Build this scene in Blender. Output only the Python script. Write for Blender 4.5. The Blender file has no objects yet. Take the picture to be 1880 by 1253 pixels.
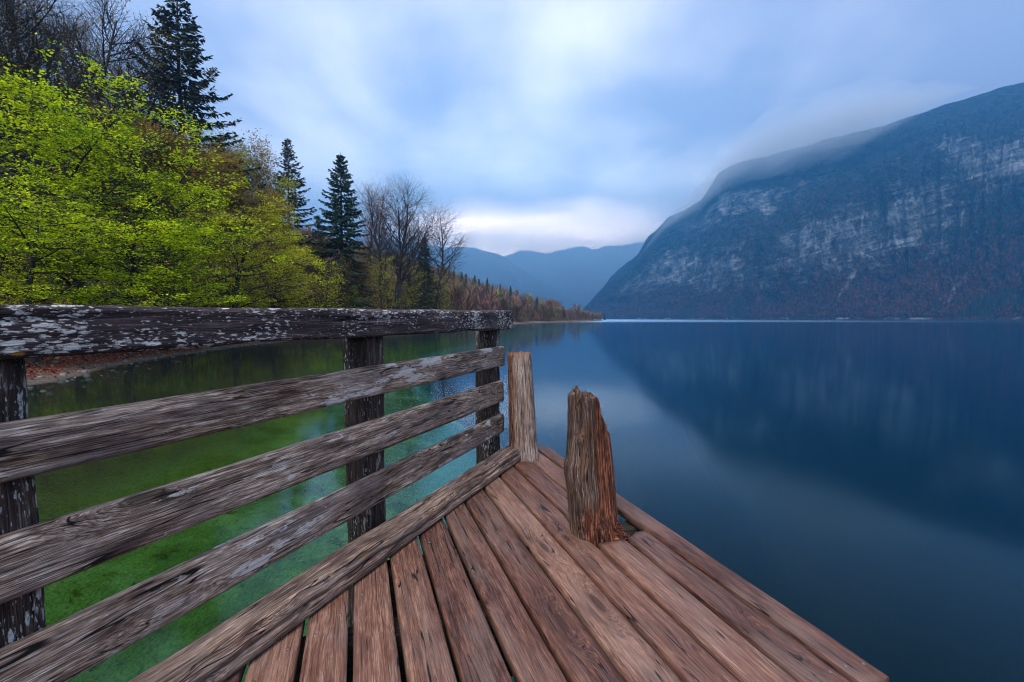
import bpy, math, random
import numpy as np
from mathutils import Vector, noise as mnoise

# ------------------------------------------------------------------ scene, camera, world, sun
SC = bpy.context.scene
COL = SC.collection
R = math.radians
WATER_Z = -0.72
CAM_H = 1.05
PITCH = math.atan(42.0 / 835.0)

cam_data = bpy.data.cameras.new("camera")
cam_data.lens = 16.0
cam_data.sensor_width = 36.0
cam_data.clip_start = 0.05
cam_data.clip_end = 20000
cam = bpy.data.objects.new("camera", cam_data)
cam.location = (0, 0, CAM_H)
cam.rotation_euler = (math.pi / 2 - PITCH, 0, 0)
COL.objects.link(cam)
SC.camera = cam

SC.view_settings.view_transform = 'Standard'
SC.view_settings.look = 'None'
SC.view_settings.gamma = 1.0
SC.view_settings.exposure = 0.9
SC.view_settings.use_curve_mapping = False
SC.cycles.use_denoising = True
SC.cycles.filter_width = 1.1
SC.cycles.max_bounces = 8
SC.cycles.transparent_max_bounces = 12
SC.cycles.volume_bounces = 1
SC.cycles.diffuse_bounces = 3
SC.cycles.glossy_bounces = 3
SC.cycles.sample_clamp_indirect = 2.5
SC.cycles.caustics_reflective = False
SC.cycles.caustics_refractive = False

F_PX = 835.0
CP, SP = math.cos(PITCH), math.sin(PITCH)


def ray(px, py):
    """direction in the world of a pixel of the 1880 x 1253 photograph"""
    a = (px - 940.0) / F_PX
    b = (626.5 - py) / F_PX
    return Vector((a, CP + b * SP, -SP + b * CP))


def on_z(px, py, z):
    d = ray(px, py)
    t = (z - CAM_H) / d.z
    return Vector((d.x * t, d.y * t, z))


def at_y(px, py, y):
    d = ray(px, py)
    t = y / d.y
    return Vector((d.x * t, y, CAM_H + d.z * t))


class G:
    """small node-graph helper"""

    def __init__(self, tree):
        self.t = tree
        self.N = tree.nodes
        self.L = tree.links

    def n(self, typ, ins=None, **props):
        nd = self.N.new(typ)
        for k, v in props.items():
            setattr(nd, k, v)
        for k, v in (ins or {}).items():
            self.put(nd.inputs[k], v)
        return nd

    def put(self, sock, v):
        if v is None:
            return
        if hasattr(v, "is_linked"):
            self.L.new(v, sock)
        elif hasattr(v, "outputs"):
            self.L.new(v.outputs[0], sock)
        else:
            if isinstance(v, (tuple, list)) and len(v) == 3 and sock.type == 'RGBA':
                v = (*v, 1.0)
            sock.default_value = v

    def m(self, op, a, b=None, c=None, clamp=False):
        nd = self.N.new("ShaderNodeMath")
        nd.operation = op
        nd.use_clamp = clamp
        self.put(nd.inputs[0], a)
        self.put(nd.inputs[1], b)
        self.put(nd.inputs[2], c)
        return nd.outputs[0]

    def v(self, op, a, b=None, out=0):
        nd = self.N.new("ShaderNodeVectorMath")
        nd.operation = op
        self.put(nd.inputs[0], a)
        if b is not None:
            if op == 'SCALE':
                self.put(nd.inputs[3], b)
            else:
                self.put(nd.inputs[1], b)
        return nd.outputs[out]

    def sep(self, v):
        nd = self.n("ShaderNodeSeparateXYZ", {0: v})
        return nd.outputs

    def comb(self, x, y, z):
        return self.n("ShaderNodeCombineXYZ", {0: x, 1: y, 2: z}).outputs[0]

    def noise(self, vec, scale=1.0, detail=2.0, rough=0.5, dist=0.0, color=False, **kw):
        nd = self.n("ShaderNodeTexNoise", {'Vector': vec, 'Scale': scale, 'Detail': detail, 'Roughness': rough, 'Distortion': dist}, **kw)
        return nd.outputs[1 if color else 0]

    def vor(self, vec, scale=1.0, rnd=1.0, feature='F1'):
        return self.n("ShaderNodeTexVoronoi", {'Vector': vec, 'Scale': scale, 'Randomness': rnd}, feature=feature)

    def ramp(self, fac, stops, interp='LINEAR'):
        nd = self.n("ShaderNodeValToRGB", {0: fac})
        cr = nd.color_ramp
        cr.interpolation = interp
        while len(cr.elements) < len(stops):
            cr.elements.new(0.5)
        for e, (p, c) in zip(cr.elements, stops):
            e.position = p
            if isinstance(c, (int, float)):
                c = (c, c, c)
            e.color = (*c[:3], 1.0)
        return nd.outputs[0]

    def smooth(self, x, lo, hi, a=0.0, b=1.0):
        nd = self.n("ShaderNodeMapRange", {0: x, 1: lo, 2: hi, 3: a, 4: b}, interpolation_type='SMOOTHSTEP')
        return nd.outputs[0]

    def mix(self, f, a, b, blend='MIX'):
        nd = self.n("ShaderNodeMix", data_type='RGBA', blend_type=blend)
        self.put(nd.inputs[0], f)
        self.put(nd.inputs[6], a)
        self.put(nd.inputs[7], b)
        return nd.outputs[2]


def new_mat(name):
    mt = bpy.data.materials.new(name)
    mt.use_nodes = True
    mt.node_tree.nodes.clear()
    g = G(mt.node_tree)
    out = g.n("ShaderNodeOutputMaterial")
    return mt, g, out


def srgb(r, g, b):
    def f(c):
        c /= 255.0
        return c / 12.92 if c <= 0.04045 else ((c + 0.055) / 1.055) ** 2.4
    return (f(r), f(g), f(b))


# ---- world: a Nishita sky seen through banks of cloud
SUN_EL, SUN_ROT = R(52), R(200)
world = bpy.data.worlds.new("World")
SC.world = world
world.use_nodes = True
world.node_tree.nodes.clear()
g = G(world.node_tree)
tc = g.n("ShaderNodeTexCoord")
dirv = g.v('NORMALIZE', tc.outputs['Generated'])
dx, dy, dz = g.sep(dirv)
zc = g.m('MAXIMUM', dz, 0.0)
sky = g.n("ShaderNodeTexSky", sky_type='NISHITA', sun_disc=False, sun_elevation=SUN_EL, sun_rotation=SUN_ROT, altitude=500, air_density=1.0, dust_density=1.0, ozone_density=1.5)
den = g.m('ADD', zc, 0.16)
cx = g.m('DIVIDE', dx, den)
cy = g.m('DIVIDE', dy, den)
wq = g.noise(g.comb(g.m('MULTIPLY', cx, 0.7), g.m('MULTIPLY', cy, 0.5), 9.0), 1.0, 2.0, 0.5, color=True)
cw = g.v('ADD', g.comb(cx, g.m('MULTIPLY', cy, 0.62), 0.0), g.v('SCALE', wq, 0.5))
n1 = g.noise(cw, 1.8, 5.0, 0.52, 0.0)
n2 = g.noise(g.v('ADD', g.v('MULTIPLY', cw, (0.55, 1.5, 1.0)), (4.1, 0.0, 3.7)), 1.5, 3.0, 0.5, 0.0)


def blob(px, py, w, k):
    d = ray(px, py).normalized()
    dt = g.v('DOT_PRODUCT', dirv, tuple(d), out=1)
    return g.m('MULTIPLY', g.smooth(dt, math.cos(w), 1.0), k)


cl = g.m('ADD', g.m('MULTIPLY', g.m('SUBTRACT', n1, 0.5), 1.35), g.m('ADD', 0.66, g.m('MULTIPLY', g.m('SUBTRACT', n2, 0.5), 1.0)))
for (px, py, w, k) in [
        (1000, 60, 0.24, 0.05), (590, 200, 0.17, 0.16), (520, 130, 0.2, 0.06), (850, 280, 0.15, 0.13), (990, 320, 0.10, 0.12), (700, 235, 0.12, 0.06),
        (960, 430, 0.30, 0.14), (1210, 380, 0.20, 0.10), (450, 40, 0.16, -0.08), (1650, 60, 0.55, -0.22), (760, 130, 0.14, -0.08), (1120, 250, 0.2, -0.05)]:
    cl = g.m('ADD', cl, blob(px, py, w, k))
cl = g.m('SUBTRACT', cl, g.smooth(dz, 0.45, 0.95, 0.0, 0.10))
ccol = g.ramp(cl, [(0.38, (0.25, 0.275, 0.375)), (0.58, (0.345, 0.355, 0.435)), (0.76, (0.49, 0.485, 0.53)), (1.02, (0.68, 0.66, 0.66))])
# warm light low over the valley mouth
warm = blob(955, 470, 0.36, 0.95)
lowz = g.smooth(g.m('ADD', dz, g.m('MULTIPLY', g.m('SUBTRACT', n2, 0.5), 0.12)), 0.25, 0.12)
ccol = g.mix(g.m('MULTIPLY', warm, lowz), ccol, (11.5, 8.8, 6.9))
ccol10 = g.v('SCALE', ccol, 13.0)
skymix = g.mix(0.90, sky.outputs[0], ccol10)
bg = g.n("ShaderNodeBackground", {'Color': skymix, 'Strength': 0.1})
wo = g.n("ShaderNodeOutputWorld", {0: bg})

sun_data = bpy.data.lights.new("sun", 'SUN')
sun_data.energy = 3.0
sun_data.angle = R(35)
sun_data.color = (1.0, 0.93, 0.84)
sun = bpy.data.objects.new("sun", sun_data)
# sun behind the camera, a little to the right
sd = Vector((math.sin(SUN_ROT) * math.cos(SUN_EL), math.cos(SUN_ROT) * math.cos(SUN_EL), math.sin(SUN_EL)))
sun.rotation_euler = sd.to_track_quat('Z', 'Y').to_euler()
sun.location = (0, 0, 30)
COL.objects.link(sun)


# ------------------------------------------------------------------ mesh and object helpers
def mesh_np(name, V, faces, mats, midx=None, attrs=None, smooth=False):
    """V (n,3); faces: list of (m,k) index arrays (k may differ between arrays)"""
    me = bpy.data.meshes.new(name)
    V = np.asarray(V, dtype=np.float32)
    faces = [np.asarray(f, dtype=np.int32) for f in faces if len(f)]
    me.vertices.add(len(V))
    me.vertices.foreach_set("co", V.ravel())
    loops = np.concatenate([f.ravel() for f in faces])
    sizes = np.concatenate([np.full(len(f), f.shape[1], dtype=np.int32) for f in faces])
    starts = np.concatenate([[0], np.cumsum(sizes)[:-1]]).astype(np.int32)
    me.loops.add(len(loops))
    me.loops.foreach_set("vertex_index", loops)
    me.polygons.add(len(sizes))
    me.polygons.foreach_set("loop_start", starts)
    me.polygons.foreach_set("loop_total", sizes)
    for m in mats:
        me.materials.append(m)
    if midx is not None:
        me.polygons.foreach_set("material_index", np.asarray(midx, dtype=np.int32))
    if smooth:
        me.polygons.foreach_set("use_smooth", np.ones(len(sizes), dtype=bool))
    for k, a in (attrs or {}).items():
        a = np.asarray(a, dtype=np.float32)
        if a.ndim == 2:
            at = me.attributes.new(k, 'FLOAT_VECTOR', 'POINT')
            at.data.foreach_set("vector", a.ravel())
        else:
            at = me.attributes.new(k, 'FLOAT', 'POINT')
            at.data.foreach_set("value", a.ravel())
    me.update(calc_edges=True)
    me.validate()
    return me


def link(name, me, parent=None, loc=None):
    o = bpy.data.objects.new(name, me)
    COL.objects.link(o)
    if parent is not None:
        o.parent = parent
    if loc is not None:
        o.location = loc
    return o


def tag(o, label=None, cat=None, group=None, kind=None):
    if label: o["label"] = label
    if cat: o["category"] = cat
    if group: o["group"] = group
    if kind: o["kind"] = kind
    return o


class MB:
    """collects solid pieces of wood into one mesh with a 'wood' coordinate"""

    def __init__(self):
        self.V, self.W, self.Q, self.T, self.QM, self.TM, self.n = [], [], [], [], [], [], 0
        self.E = []

    def sweep(self, us, prof, frame, origin, jit=0.0, seed=0, e0=None, e1=None, wear=None, mi=0, extra=None, woff=(0, 0, 0)):
        """prof: list of (v, w); frame: (U, Vd, Wd) unit vectors; us: stations; e0(v,w)/e1(v,w): end positions replacing the linear u range"""
        U, Vd, Wd = [Vector(x) for x in frame]
        k = len(prof)
        n0 = self.n
        a, b = us[0], us[-1]
        for i, u in enumerate(us):
            f = (u - a) / (b - a)
            for j, (v, w) in enumerate(prof):
                uu = u
                if e0 or e1:
                    s = e0(v, w) if e0 else a
                    e = e1(v, w) if e1 else b
                    uu = s + (e - s) * f
                vv, ww = v, w
                if jit:
                    q = Vector((uu * 2.2 + seed * 7.1, v * 9, w * 9 + seed * 3.3))
                    nv = mnoise.noise_vector(q) * jit
                    q2 = Vector((uu * 9.0 + seed * 5.1, v * 30, w * 30 - seed))
                    nv = nv + mnoise.noise_vector(q2) * jit * 0.45
                    vv += nv.y
                    ww += nv.z
                if wear:
                    vv, ww = wear(uu, v, w, vv, ww)
                p = Vector(origin) + U * uu + Vd * vv + Wd * ww
                self.V.append(p[:])
                self.W.append((uu + woff[0] + seed * 11.37, v + woff[1] + seed * 1.71, w + woff[2] + seed * 0.77))
                self.E.append(extra if extra is not None else 0.0)
                self.n += 1
        m = len(us)
        for i in range(m - 1):
            for j in range(k):
                j2 = (j + 1) % k
                self.Q.append((n0 + i * k + j, n0 + i * k + j2, n0 + (i + 1) * k + j2, n0 + (i + 1) * k + j))
                self.QM.append(mi)
        for i, rev in ((0, True), (m - 1, False)):
            base = n0 + i * k
            c = np.mean(np.array(self.V[base:base + k]), axis=0)
            cw = np.mean(np.array(self.W[base:base + k]), axis=0)
            self.V.append(tuple(c)); self.W.append(tuple(cw)); self.E.append(extra if extra is not None else 0.0)
            ci = self.n
            self.n += 1
            for j in range(k):
                j2 = (j + 1) % k
                self.T.append((base + j2, base + j, ci) if rev else (base + j, base + j2, ci))
                self.TM.append(mi)

    def add(self, V, tris=None, quads=None, mi=0, W=None):
        n0 = self.n
        for i, p in enumerate(V):
            self.V.append(tuple(p))
            self.W.append(tuple(W[i]) if W is not None else tuple(p))
            self.E.append(0.0)
        self.n += len(V)
        for t in tris or []:
            self.T.append(tuple(n0 + x for x in t)); self.TM.append(mi)
        for t in quads or []:
            self.Q.append(tuple(n0 + x for x in t)); self.QM.append(mi)

    def build(self, name, mats, parent=None, smooth=False):
        me = mesh_np(name, self.V, [np.array(self.Q, dtype=np.int32).reshape(-1, 4), np.array(self.T, dtype=np.int32).reshape(-1, 3)],
                     mats, self.QM + self.TM, {"wood": np.array(self.W), "extra": np.array(self.E)}, smooth)
        return link(name, me, parent)


def rect_prof(v0, v1, w0, w1, bev=0.005, sv=6, sw=2):
    """rounded rectangle, counter-clockwise in (v, w)"""
    pts = []
    def edge(a, b, n):
        for i in range(n):
            f = i / n
            pts.append((a[0] + (b[0] - a[0]) * f, a[1] + (b[1] - a[1]) * f))
    edge((v0 + bev, w0), (v1 - bev, w0), sv)
    edge((v1 - bev, w0), (v1, w0 + bev), 1)
    edge((v1, w0 + bev), (v1, w1 - bev), sw)
    edge((v1, w1 - bev), (v1 - bev, w1), 1)
    edge((v1 - bev, w1), (v0 + bev, w1), sv)
    edge((v0 + bev, w1), (v0, w1 - bev), 1)
    edge((v0, w1 - bev), (v0, w0 + bev), sw)
    edge((v0, w0 + bev), (v0 + bev, w0), 1)
    return pts


def frange(a, b, step):
    n = max(2, int(abs(b - a) / step) + 1)
    return [a + (b - a) * i / (n - 1) for i in range(n)]

# ------------------------------------------------------------------ wood materials
def wood_mat(name, cols, stain=None, lichen=None, lichen_amt=0.0, lichen_size=(14, 26), rot=None, crack=0.6, knots=0.6,
             vary=0.25, bump=0.5, fine=1.0, moss=None, grey=None, grey_amt=0.0, spec=0.25, patch=None, patch_amt=0.0, wavy=0.055, fibre=0.8, gloss=0.0):
    mt, g, out = new_mat(name)
    P = g.n("ShaderNodeAttribute", attribute_name="wood").outputs['Vector']
    u, v, w = g.sep(P)
    isl = g.n("ShaderNodeNewGeometry").outputs['Random Per Island']
    # knots: grain bulges round them
    kv = g.vor(g.comb(g.m('MULTIPLY', u, 2.1), g.m('MULTIPLY', v, 8.0), g.m('MULTIPLY', w, 8.0)), 1.0, 1.0)
    kd = kv.outputs['Distance']
    kr = g.sep(kv.outputs['Color'])[0]
    kmask = g.m('GREATER_THAN', kr, 1.0 - knots * 0.5)
    kn = g.m('MULTIPLY', g.smooth(kd, 0.55, 0.0), kmask)
    core = g.m('MULTIPLY', g.smooth(kd, 0.17, 0.09), kmask)
    wv = g.noise(g.comb(g.m('MULTIPLY', u, 1.3), g.m('MULTIPLY', v, 7.0), g.m('MULTIPLY', w, 7.0)), 1.0, 2.0, 0.5)
    shift = g.m('ADD', g.m('MULTIPLY', g.m('SUBTRACT', wv, 0.5), wavy), g.m('MULTIPLY', kn, 0.055))
    vg = g.m('ADD', v, shift)
    wg = g.m('ADD', w, g.m('MULTIPLY', shift, 0.7))
    c1 = g.noise(g.comb(g.m('MULTIPLY', u, 3.0), g.m('MULTIPLY', vg, 66.0), g.m('MULTIPLY', wg, 66.0)), 1.0, 3.0, 0.6)
    c2 = g.noise(g.comb(g.m('MULTIPLY', u, 11.0), g.m('MULTIPLY', vg, 300.0), g.m('MULTIPLY', wg, 300.0)), 1.0, 2.0, 0.6)
    c3 = g.noise(g.comb(g.m('MULTIPLY', u, 22.0), g.m('MULTIPLY', vg, 60.0), g.m('MULTIPLY', wg, 60.0)), 1.0, 5.0, 0.7)
    st = g.noise(g.comb(g.m('MULTIPLY', u, 1.9), g.m('MULTIPLY', v, 7.0), g.m('MULTIPLY', w, 7.0)), 1.0, 5.0, 0.62)
    st2 = g.noise(g.comb(g.m('MULTIPLY', u, 3.4), g.m('MULTIPLY', v, 12.0), g.m('ADD', g.m('MULTIPLY', w, 12.0), 9.0)), 1.0, 4.0, 0.6)
    # cracks that follow the grain
    cr = g.noise(g.comb(g.m('MULTIPLY', u, 1.1), g.m('MULTIPLY', vg, 34.0), g.m('MULTIPLY', wg, 34.0)), 1.0, 1.0, 0.5)
    crk = g.smooth(g.m('ABSOLUTE', g.m('SUBTRACT', cr, 0.5)), 0.016, 0.004)
    crk = g.m('MULTIPLY', crk, g.smooth(st2, 0.62 - 0.2 * crack, 0.72 - 0.2 * crack))
    crk = g.m('MULTIPLY', crk, min(1.0, 0.35 + crack))
    grain = g.m('ADD', g.m('ADD', g.m('MULTIPLY', c1, 0.44), g.m('MULTIPLY', c2, 0.56 * fine)), g.m('MULTIPLY', c3, 0.34))
    grain = g.m('ADD', grain, g.m('MULTIPLY', g.m('SUBTRACT', st, 0.5), 0.38))
    grain = g.m('ADD', grain, g.m('MULTIPLY', g.m('SUBTRACT', isl, 0.5), vary))
    grain = g.m('SUBTRACT', grain, 0.04 + 0.13 + (0.28 * fine - 0.28))
    base = g.ramp(grain, [(0.30, cols[0]), (0.43, cols[1]), (0.55, cols[2]), (0.70, cols[3])])
    if stain:
        base = g.mix(g.m('MULTIPLY', g.smooth(st2, 0.50, 0.66), 0.75), base, stain)
    if grey:
        base = g.mix(g.m('MULTIPLY', g.smooth(g.noise(g.comb(g.m('MULTIPLY', u, 2.4), g.m('MULTIPLY', v, 9.0), g.m('ADD', g.m('MULTIPLY', w, 9.0), 31.0)), 1.0, 4.0, 0.65), 0.46, 0.66), grey_amt),
                     base, g.mix(g.m('ADD', g.m('MULTIPLY', c2, 0.5), g.m('MULTIPLY', c3, 0.4)), tuple(x * 0.55 for x in grey), tuple(x * 1.45 for x in grey)))
    base = g.mix(g.m('MULTIPLY', kn, 0.35), base, tuple(x * 0.6 for x in cols[1]))
    base = g.mix(g.m('MULTIPLY', core, 0.8), base, tuple(x * 0.45 for x in cols[1]))
    hgt = g.m('ADD', g.m('MULTIPLY', c1, 0.55), g.m('ADD', g.m('MULTIPLY', c2, 0.30), g.m('MULTIPLY', c3, 0.35)))
    if rot:
        ex = g.n("ShaderNodeAttribute", attribute_name="extra").outputs['Fac']
        rc = g.ramp(g.m('ADD', g.m('MULTIPLY', c1, 0.6), g.m('MULTIPLY', c3, 0.45)), [(0.36, rot[0]), (0.50, rot[1]), (0.64, rot[2])])
        rf = g.smooth(g.m('ADD', ex, g.m('MULTIPLY', g.m('SUBTRACT', c1, 0.5), 0.9)), 0.35, 0.65)
        base = g.mix(rf, base, rc)
    f1 = g.noise(g.comb(g.m('MULTIPLY', u, 3.5), g.m('MULTIPLY', vg, 120.0), g.m('MULTIPLY', wg, 120.0)), 1.0, 1.5, 0.5)
    fib = g.smooth(g.m('ABSOLUTE', g.m('SUBTRACT', f1, 0.5)), 0.055, 0.012)
    fib = g.m('MULTIPLY', fib, g.smooth(c3, 0.30, 0.60, 0.35, 1.0))
    base = g.mix(g.m('MULTIPLY', fib, fibre), base, g.mix(0.78, base, (0.0, 0.0, 0.0)))
    hgt = g.m('SUBTRACT', hgt, g.m('MULTIPLY', fib, 0.35))
    base = g.mix(crk, base, tuple(x * 0.12 for x in cols[0]))
    hgt = g.m('SUBTRACT', hgt, g.m('MULTIPLY', crk, 0.9))
    if moss:
        mm = g.smooth(g.noise(g.v('MULTIPLY', P, (6.0, 14.0, 14.0)), 1.0, 5.0, 0.7), 0.60, 0.70)
        base = g.mix(g.m('MULTIPLY', mm, 0.75), base, moss)
    if patch:
        # flaked pale patches where old paint or bark still holds, and bleached streaks
        pn = g.noise(g.comb(g.m('MULTIPLY', u, 6.0), g.m('MULTIPLY', v, 22.0), g.m('ADD', g.m('MULTIPLY', w, 22.0), 17.0)), 1.0, 6.0, 0.7)
        pz = g.noise(g.comb(g.m('MULTIPLY', u, 1.4), g.m('MULTIPLY', v, 5.0), g.m('ADD', g.m('MULTIPLY', w, 5.0), 77.0)), 1.0, 2.0, 0.5)
        pf = g.smooth(g.m('ADD', pn, g.m('MULTIPLY', g.m('SUBTRACT', pz, 0.5), 0.9)), 0.66 - 0.1 * patch_amt, 0.70 - 0.1 * patch_amt)
        base = g.mix(g.m('MULTIPLY', pf, 0.85), base, g.mix(c3, tuple(x * 0.65 for x in patch), tuple(x * 1.25 for x in patch)))
        hgt = g.m('ADD', hgt, g.m('MULTIPLY', pf, 0.25))
    if lichen:
        warp = g.noise(g.v('MULTIPLY', P, (40.0, 90.0, 90.0)), 1.0, 4.0, 0.7, color=True)
        PW = g.v('ADD', g.v('MULTIPLY', P, (lichen_size[0], lichen_size[1], lichen_size[1])), g.v('MULTIPLY', g.v('SUBTRACT', warp, (0.5, 0.5, 0.5)), (1.0, 1.0, 1.0)))
        zone = g.noise(g.v('MULTIPLY', P, (2.6, 5.0, 5.0)), 1.0, 3.0, 0.6)
        tot = None
        for sc, k in ((1.0, 1.0), (2.1, 0.75)):
            lv = g.vor(PW, sc, 1.0)
            rr = g.sep(lv.outputs['Color'])[1]
            th = g.m('MULTIPLY', g.m('ADD', g.m('MULTIPLY', rr, 0.50), g.m('SUBTRACT', g.m('MULTIPLY', zone, 1.5), 1.0 - 0.5 * lichen_amt)), k)
            lf = g.smooth(g.m('SUBTRACT', lv.outputs['Distance'], th), 0.06, -0.06)
            tot = lf if tot is None else g.m('MAXIMUM', tot, lf)
        spk = g.noise(g.v('MULTIPLY', P, (60.0, 110.0, 110.0)), 1.0, 3.0, 0.7)
        tot = g.m('MULTIPLY', tot, g.smooth(spk, 0.30, 0.52))
        base = g.mix(g.m('MULTIPLY', tot, 0.92), base, g.mix(spk, tuple(x * 0.55 for x in lichen), tuple(min(1, x * 1.3) for x in lichen)))
        hgt = g.m('ADD', hgt, g.m('MULTIPLY', tot, 0.3))
        # a few spots of orange lichen
        ov = g.vor(g.v('ADD', PW, (5.3, 2.2, 8.1)), 0.45, 1.0)
        of = g.m('MULTIPLY', g.smooth(ov.outputs['Distance'], 0.17, 0.08), g.m('GREATER_THAN', g.sep(ov.outputs['Color'])[2], 0.90))
        base = g.mix(g.m('MULTIPLY', of, 0.8), base, (0.38, 0.17, 0.02))
    bmp = g.n("ShaderNodeBump", {'Strength': bump, 'Distance': 0.006, 'Height': hgt})
    rough = g.smooth(c3, 0.2, 0.8, 0.62 - gloss, 0.92 - gloss)
    bs = g.n("ShaderNodeBsdfPrincipled", {'Base Color': base, 'Roughness': rough, 'Normal': bmp, 'Specular IOR Level': spec})
    g.L.new(bs.outputs[0], out.inputs[0])
    return mt


deck_mat = wood_mat("deck_wood", [srgb(50, 27, 19), srgb(94, 58, 44), srgb(120, 80, 63), srgb(158, 119, 98)],
                    stain=srgb(98, 70, 58), grey=srgb(128, 102, 90), grey_amt=0.45, crack=0.8, knots=0.7, vary=0.20, bump=0.5, wavy=0.03, fibre=0.42, gloss=0.16, spec=0.4)
rail_mat = wood_mat("rail_wood", [srgb(44, 30, 23), srgb(108, 85, 72), srgb(162, 138, 121), srgb(234, 219, 205)],
                    stain=srgb(62, 45, 41), grey=srgb(140, 126, 122), grey_amt=0.6, crack=0.9, knots=0.55, vary=0.06, bump=0.75,
                    patch=srgb(190, 182, 178), patch_amt=0.55)
top_mat = wood_mat("top_rail_wood", [srgb(18, 13, 14), srgb(44, 33, 34), srgb(66, 52, 53), srgb(120, 104, 106)],
                   lichen=srgb(196, 192, 186), lichen_amt=0.52, lichen_size=(24, 66), crack=0.9, knots=0.4, vary=0.0, bump=0.7)
post_mat = wood_mat("post_wood", [srgb(18, 13, 11), srgb(48, 36, 31), srgb(74, 59, 52), srgb(134, 118, 108)],
                    lichen=srgb(190, 188, 184), lichen_amt=0.10, lichen_size=(22, 90), crack=0.9, knots=0.3, vary=0.0, bump=0.8,
                    patch=srgb(150, 144, 138), patch_amt=0.0)
beam_mat = wood_mat("beam_wood", [srgb(40, 26, 22), srgb(98, 74, 62), srgb(146, 118, 102), srgb(206, 178, 154)],
                    stain=srgb(84, 58, 52), grey=srgb(140, 122, 112), grey_amt=0.5, crack=1.0, knots=0.35, vary=0.0, bump=0.9, moss=srgb(118, 92, 44))
log_mat = wood_mat("log_wood", [srgb(52, 34, 28), srgb(126, 100, 86), srgb(174, 152, 138), srgb(220, 206, 196)],
                   stain=srgb(136, 98, 82), rot=(srgb(46, 28, 22), srgb(120, 74, 52), srgb(190, 146, 118)), crack=1.0, knots=0.1, vary=0.0, bump=1.0, moss=None)
stump_mat = wood_mat("stump_wood", [srgb(20, 13, 11), srgb(64, 47, 39), srgb(104, 81, 69), srgb(172, 150, 134)],
                     stain=srgb(104, 70, 50), rot=(srgb(18, 9, 7), srgb(74, 38, 27), srgb(160, 98, 68)), crack=1.0, knots=0.1, vary=0.0, bump=1.0)
dark_mat = wood_mat("under_wood", [srgb(20, 16, 14), srgb(46, 38, 32), srgb(66, 56, 48), srgb(96, 84, 74)], crack=0.5, knots=0.2, vary=0.1, bump=0.5)
mt, g, out = new_mat("screw_steel")
g.L.new(g.n("ShaderNodeBsdfPrincipled", {'Base Color': (0.20, 0.19, 0.18), 'Metallic': 0.7, 'Roughness': 0.6}).outputs[0], out.inputs[0])
screw_mat = mt

# ------------------------------------------------------------------ the jetty
pv = ray(655, 584.5); pv.z = 0; pv.normalize()
qv = ray(1306, 584.5); qv.z = 0; qv.normalize()
mv = Vector((pv.y, -pv.x, 0))             # to the right of the planks
nv = Vector((qv.y, -qv.x, 0))             # to the right of the fence (towards the deck)
UP = Vector((0, 0, 1))
B0 = on_z(445, 1240, 0); B1 = on_z(945, 852, 0)
b_off = (B0.dot(nv) + B1.dot(nv)) / 2     # the beam's inner foot lies at n = b_off
ff = lambda t, n, z: qv * t + nv * n + UP * z   # fence coordinates -> world


def uc(px, py):
    P = on_z(px, py, 0)
    return P.dot(pv), P.dot(mv)


gap_px = [(643, 1253), (743.6, 1253), (845.8, 1253), (949.8, 1253), (1050, 1253), (1060, 1124), (1060, 1031), (1047, 955.5), (1371.5, 1253), (1473.6, 1253), (1570.6, 1251)]
c0 = uc(1371.5, 1253)[1]
cg = [uc(*p)[1] for p in gap_px]
cg = [uc(542, 1253)[1] - 0.151, uc(542, 1253)[1]] + cg[:8] + [cg[8] , cg[9], cg[10]]
# 8th (1047,955) and the line through (1371,1253) are the same gap
print("gaps", [round(x, 3) for x in cg])
cg = sorted(cg)
merged = []
for c in cg:
    if merged and c - merged[-1] < 0.06:
        merged[-1] = (merged[-1] + c) / 2
    else:
        merged.append(c)
cg = [merged[0] - 0.151] + merged
c_right = uc(1635, 1240)[1]
cg.append(c_right)
print("planks", [round(b - a, 3) for a, b in zip(cg, cg[1:])])
u_far = uc(1003, 815)[0]
u_near = uc(1637, 1241)[0]
print('u', u_near, u_far, 'boff', b_off)
n_out = b_off - 0.135                     # plank ends lie under the beam


def u_fence(c):
    # u at which the line of constant c meets n = n_out
    # P = pv*u + mv*c ; P.nv = n_out
    return (n_out - c * mv.dot(nv)) / pv.dot(nv)


jetty = bpy.data.objects.new("jetty", None)
COL.objects.link(jetty)
tag(jetty, "weathered brown plank jetty over the lake with a split edge beam along its railing", "jetty")

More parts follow.
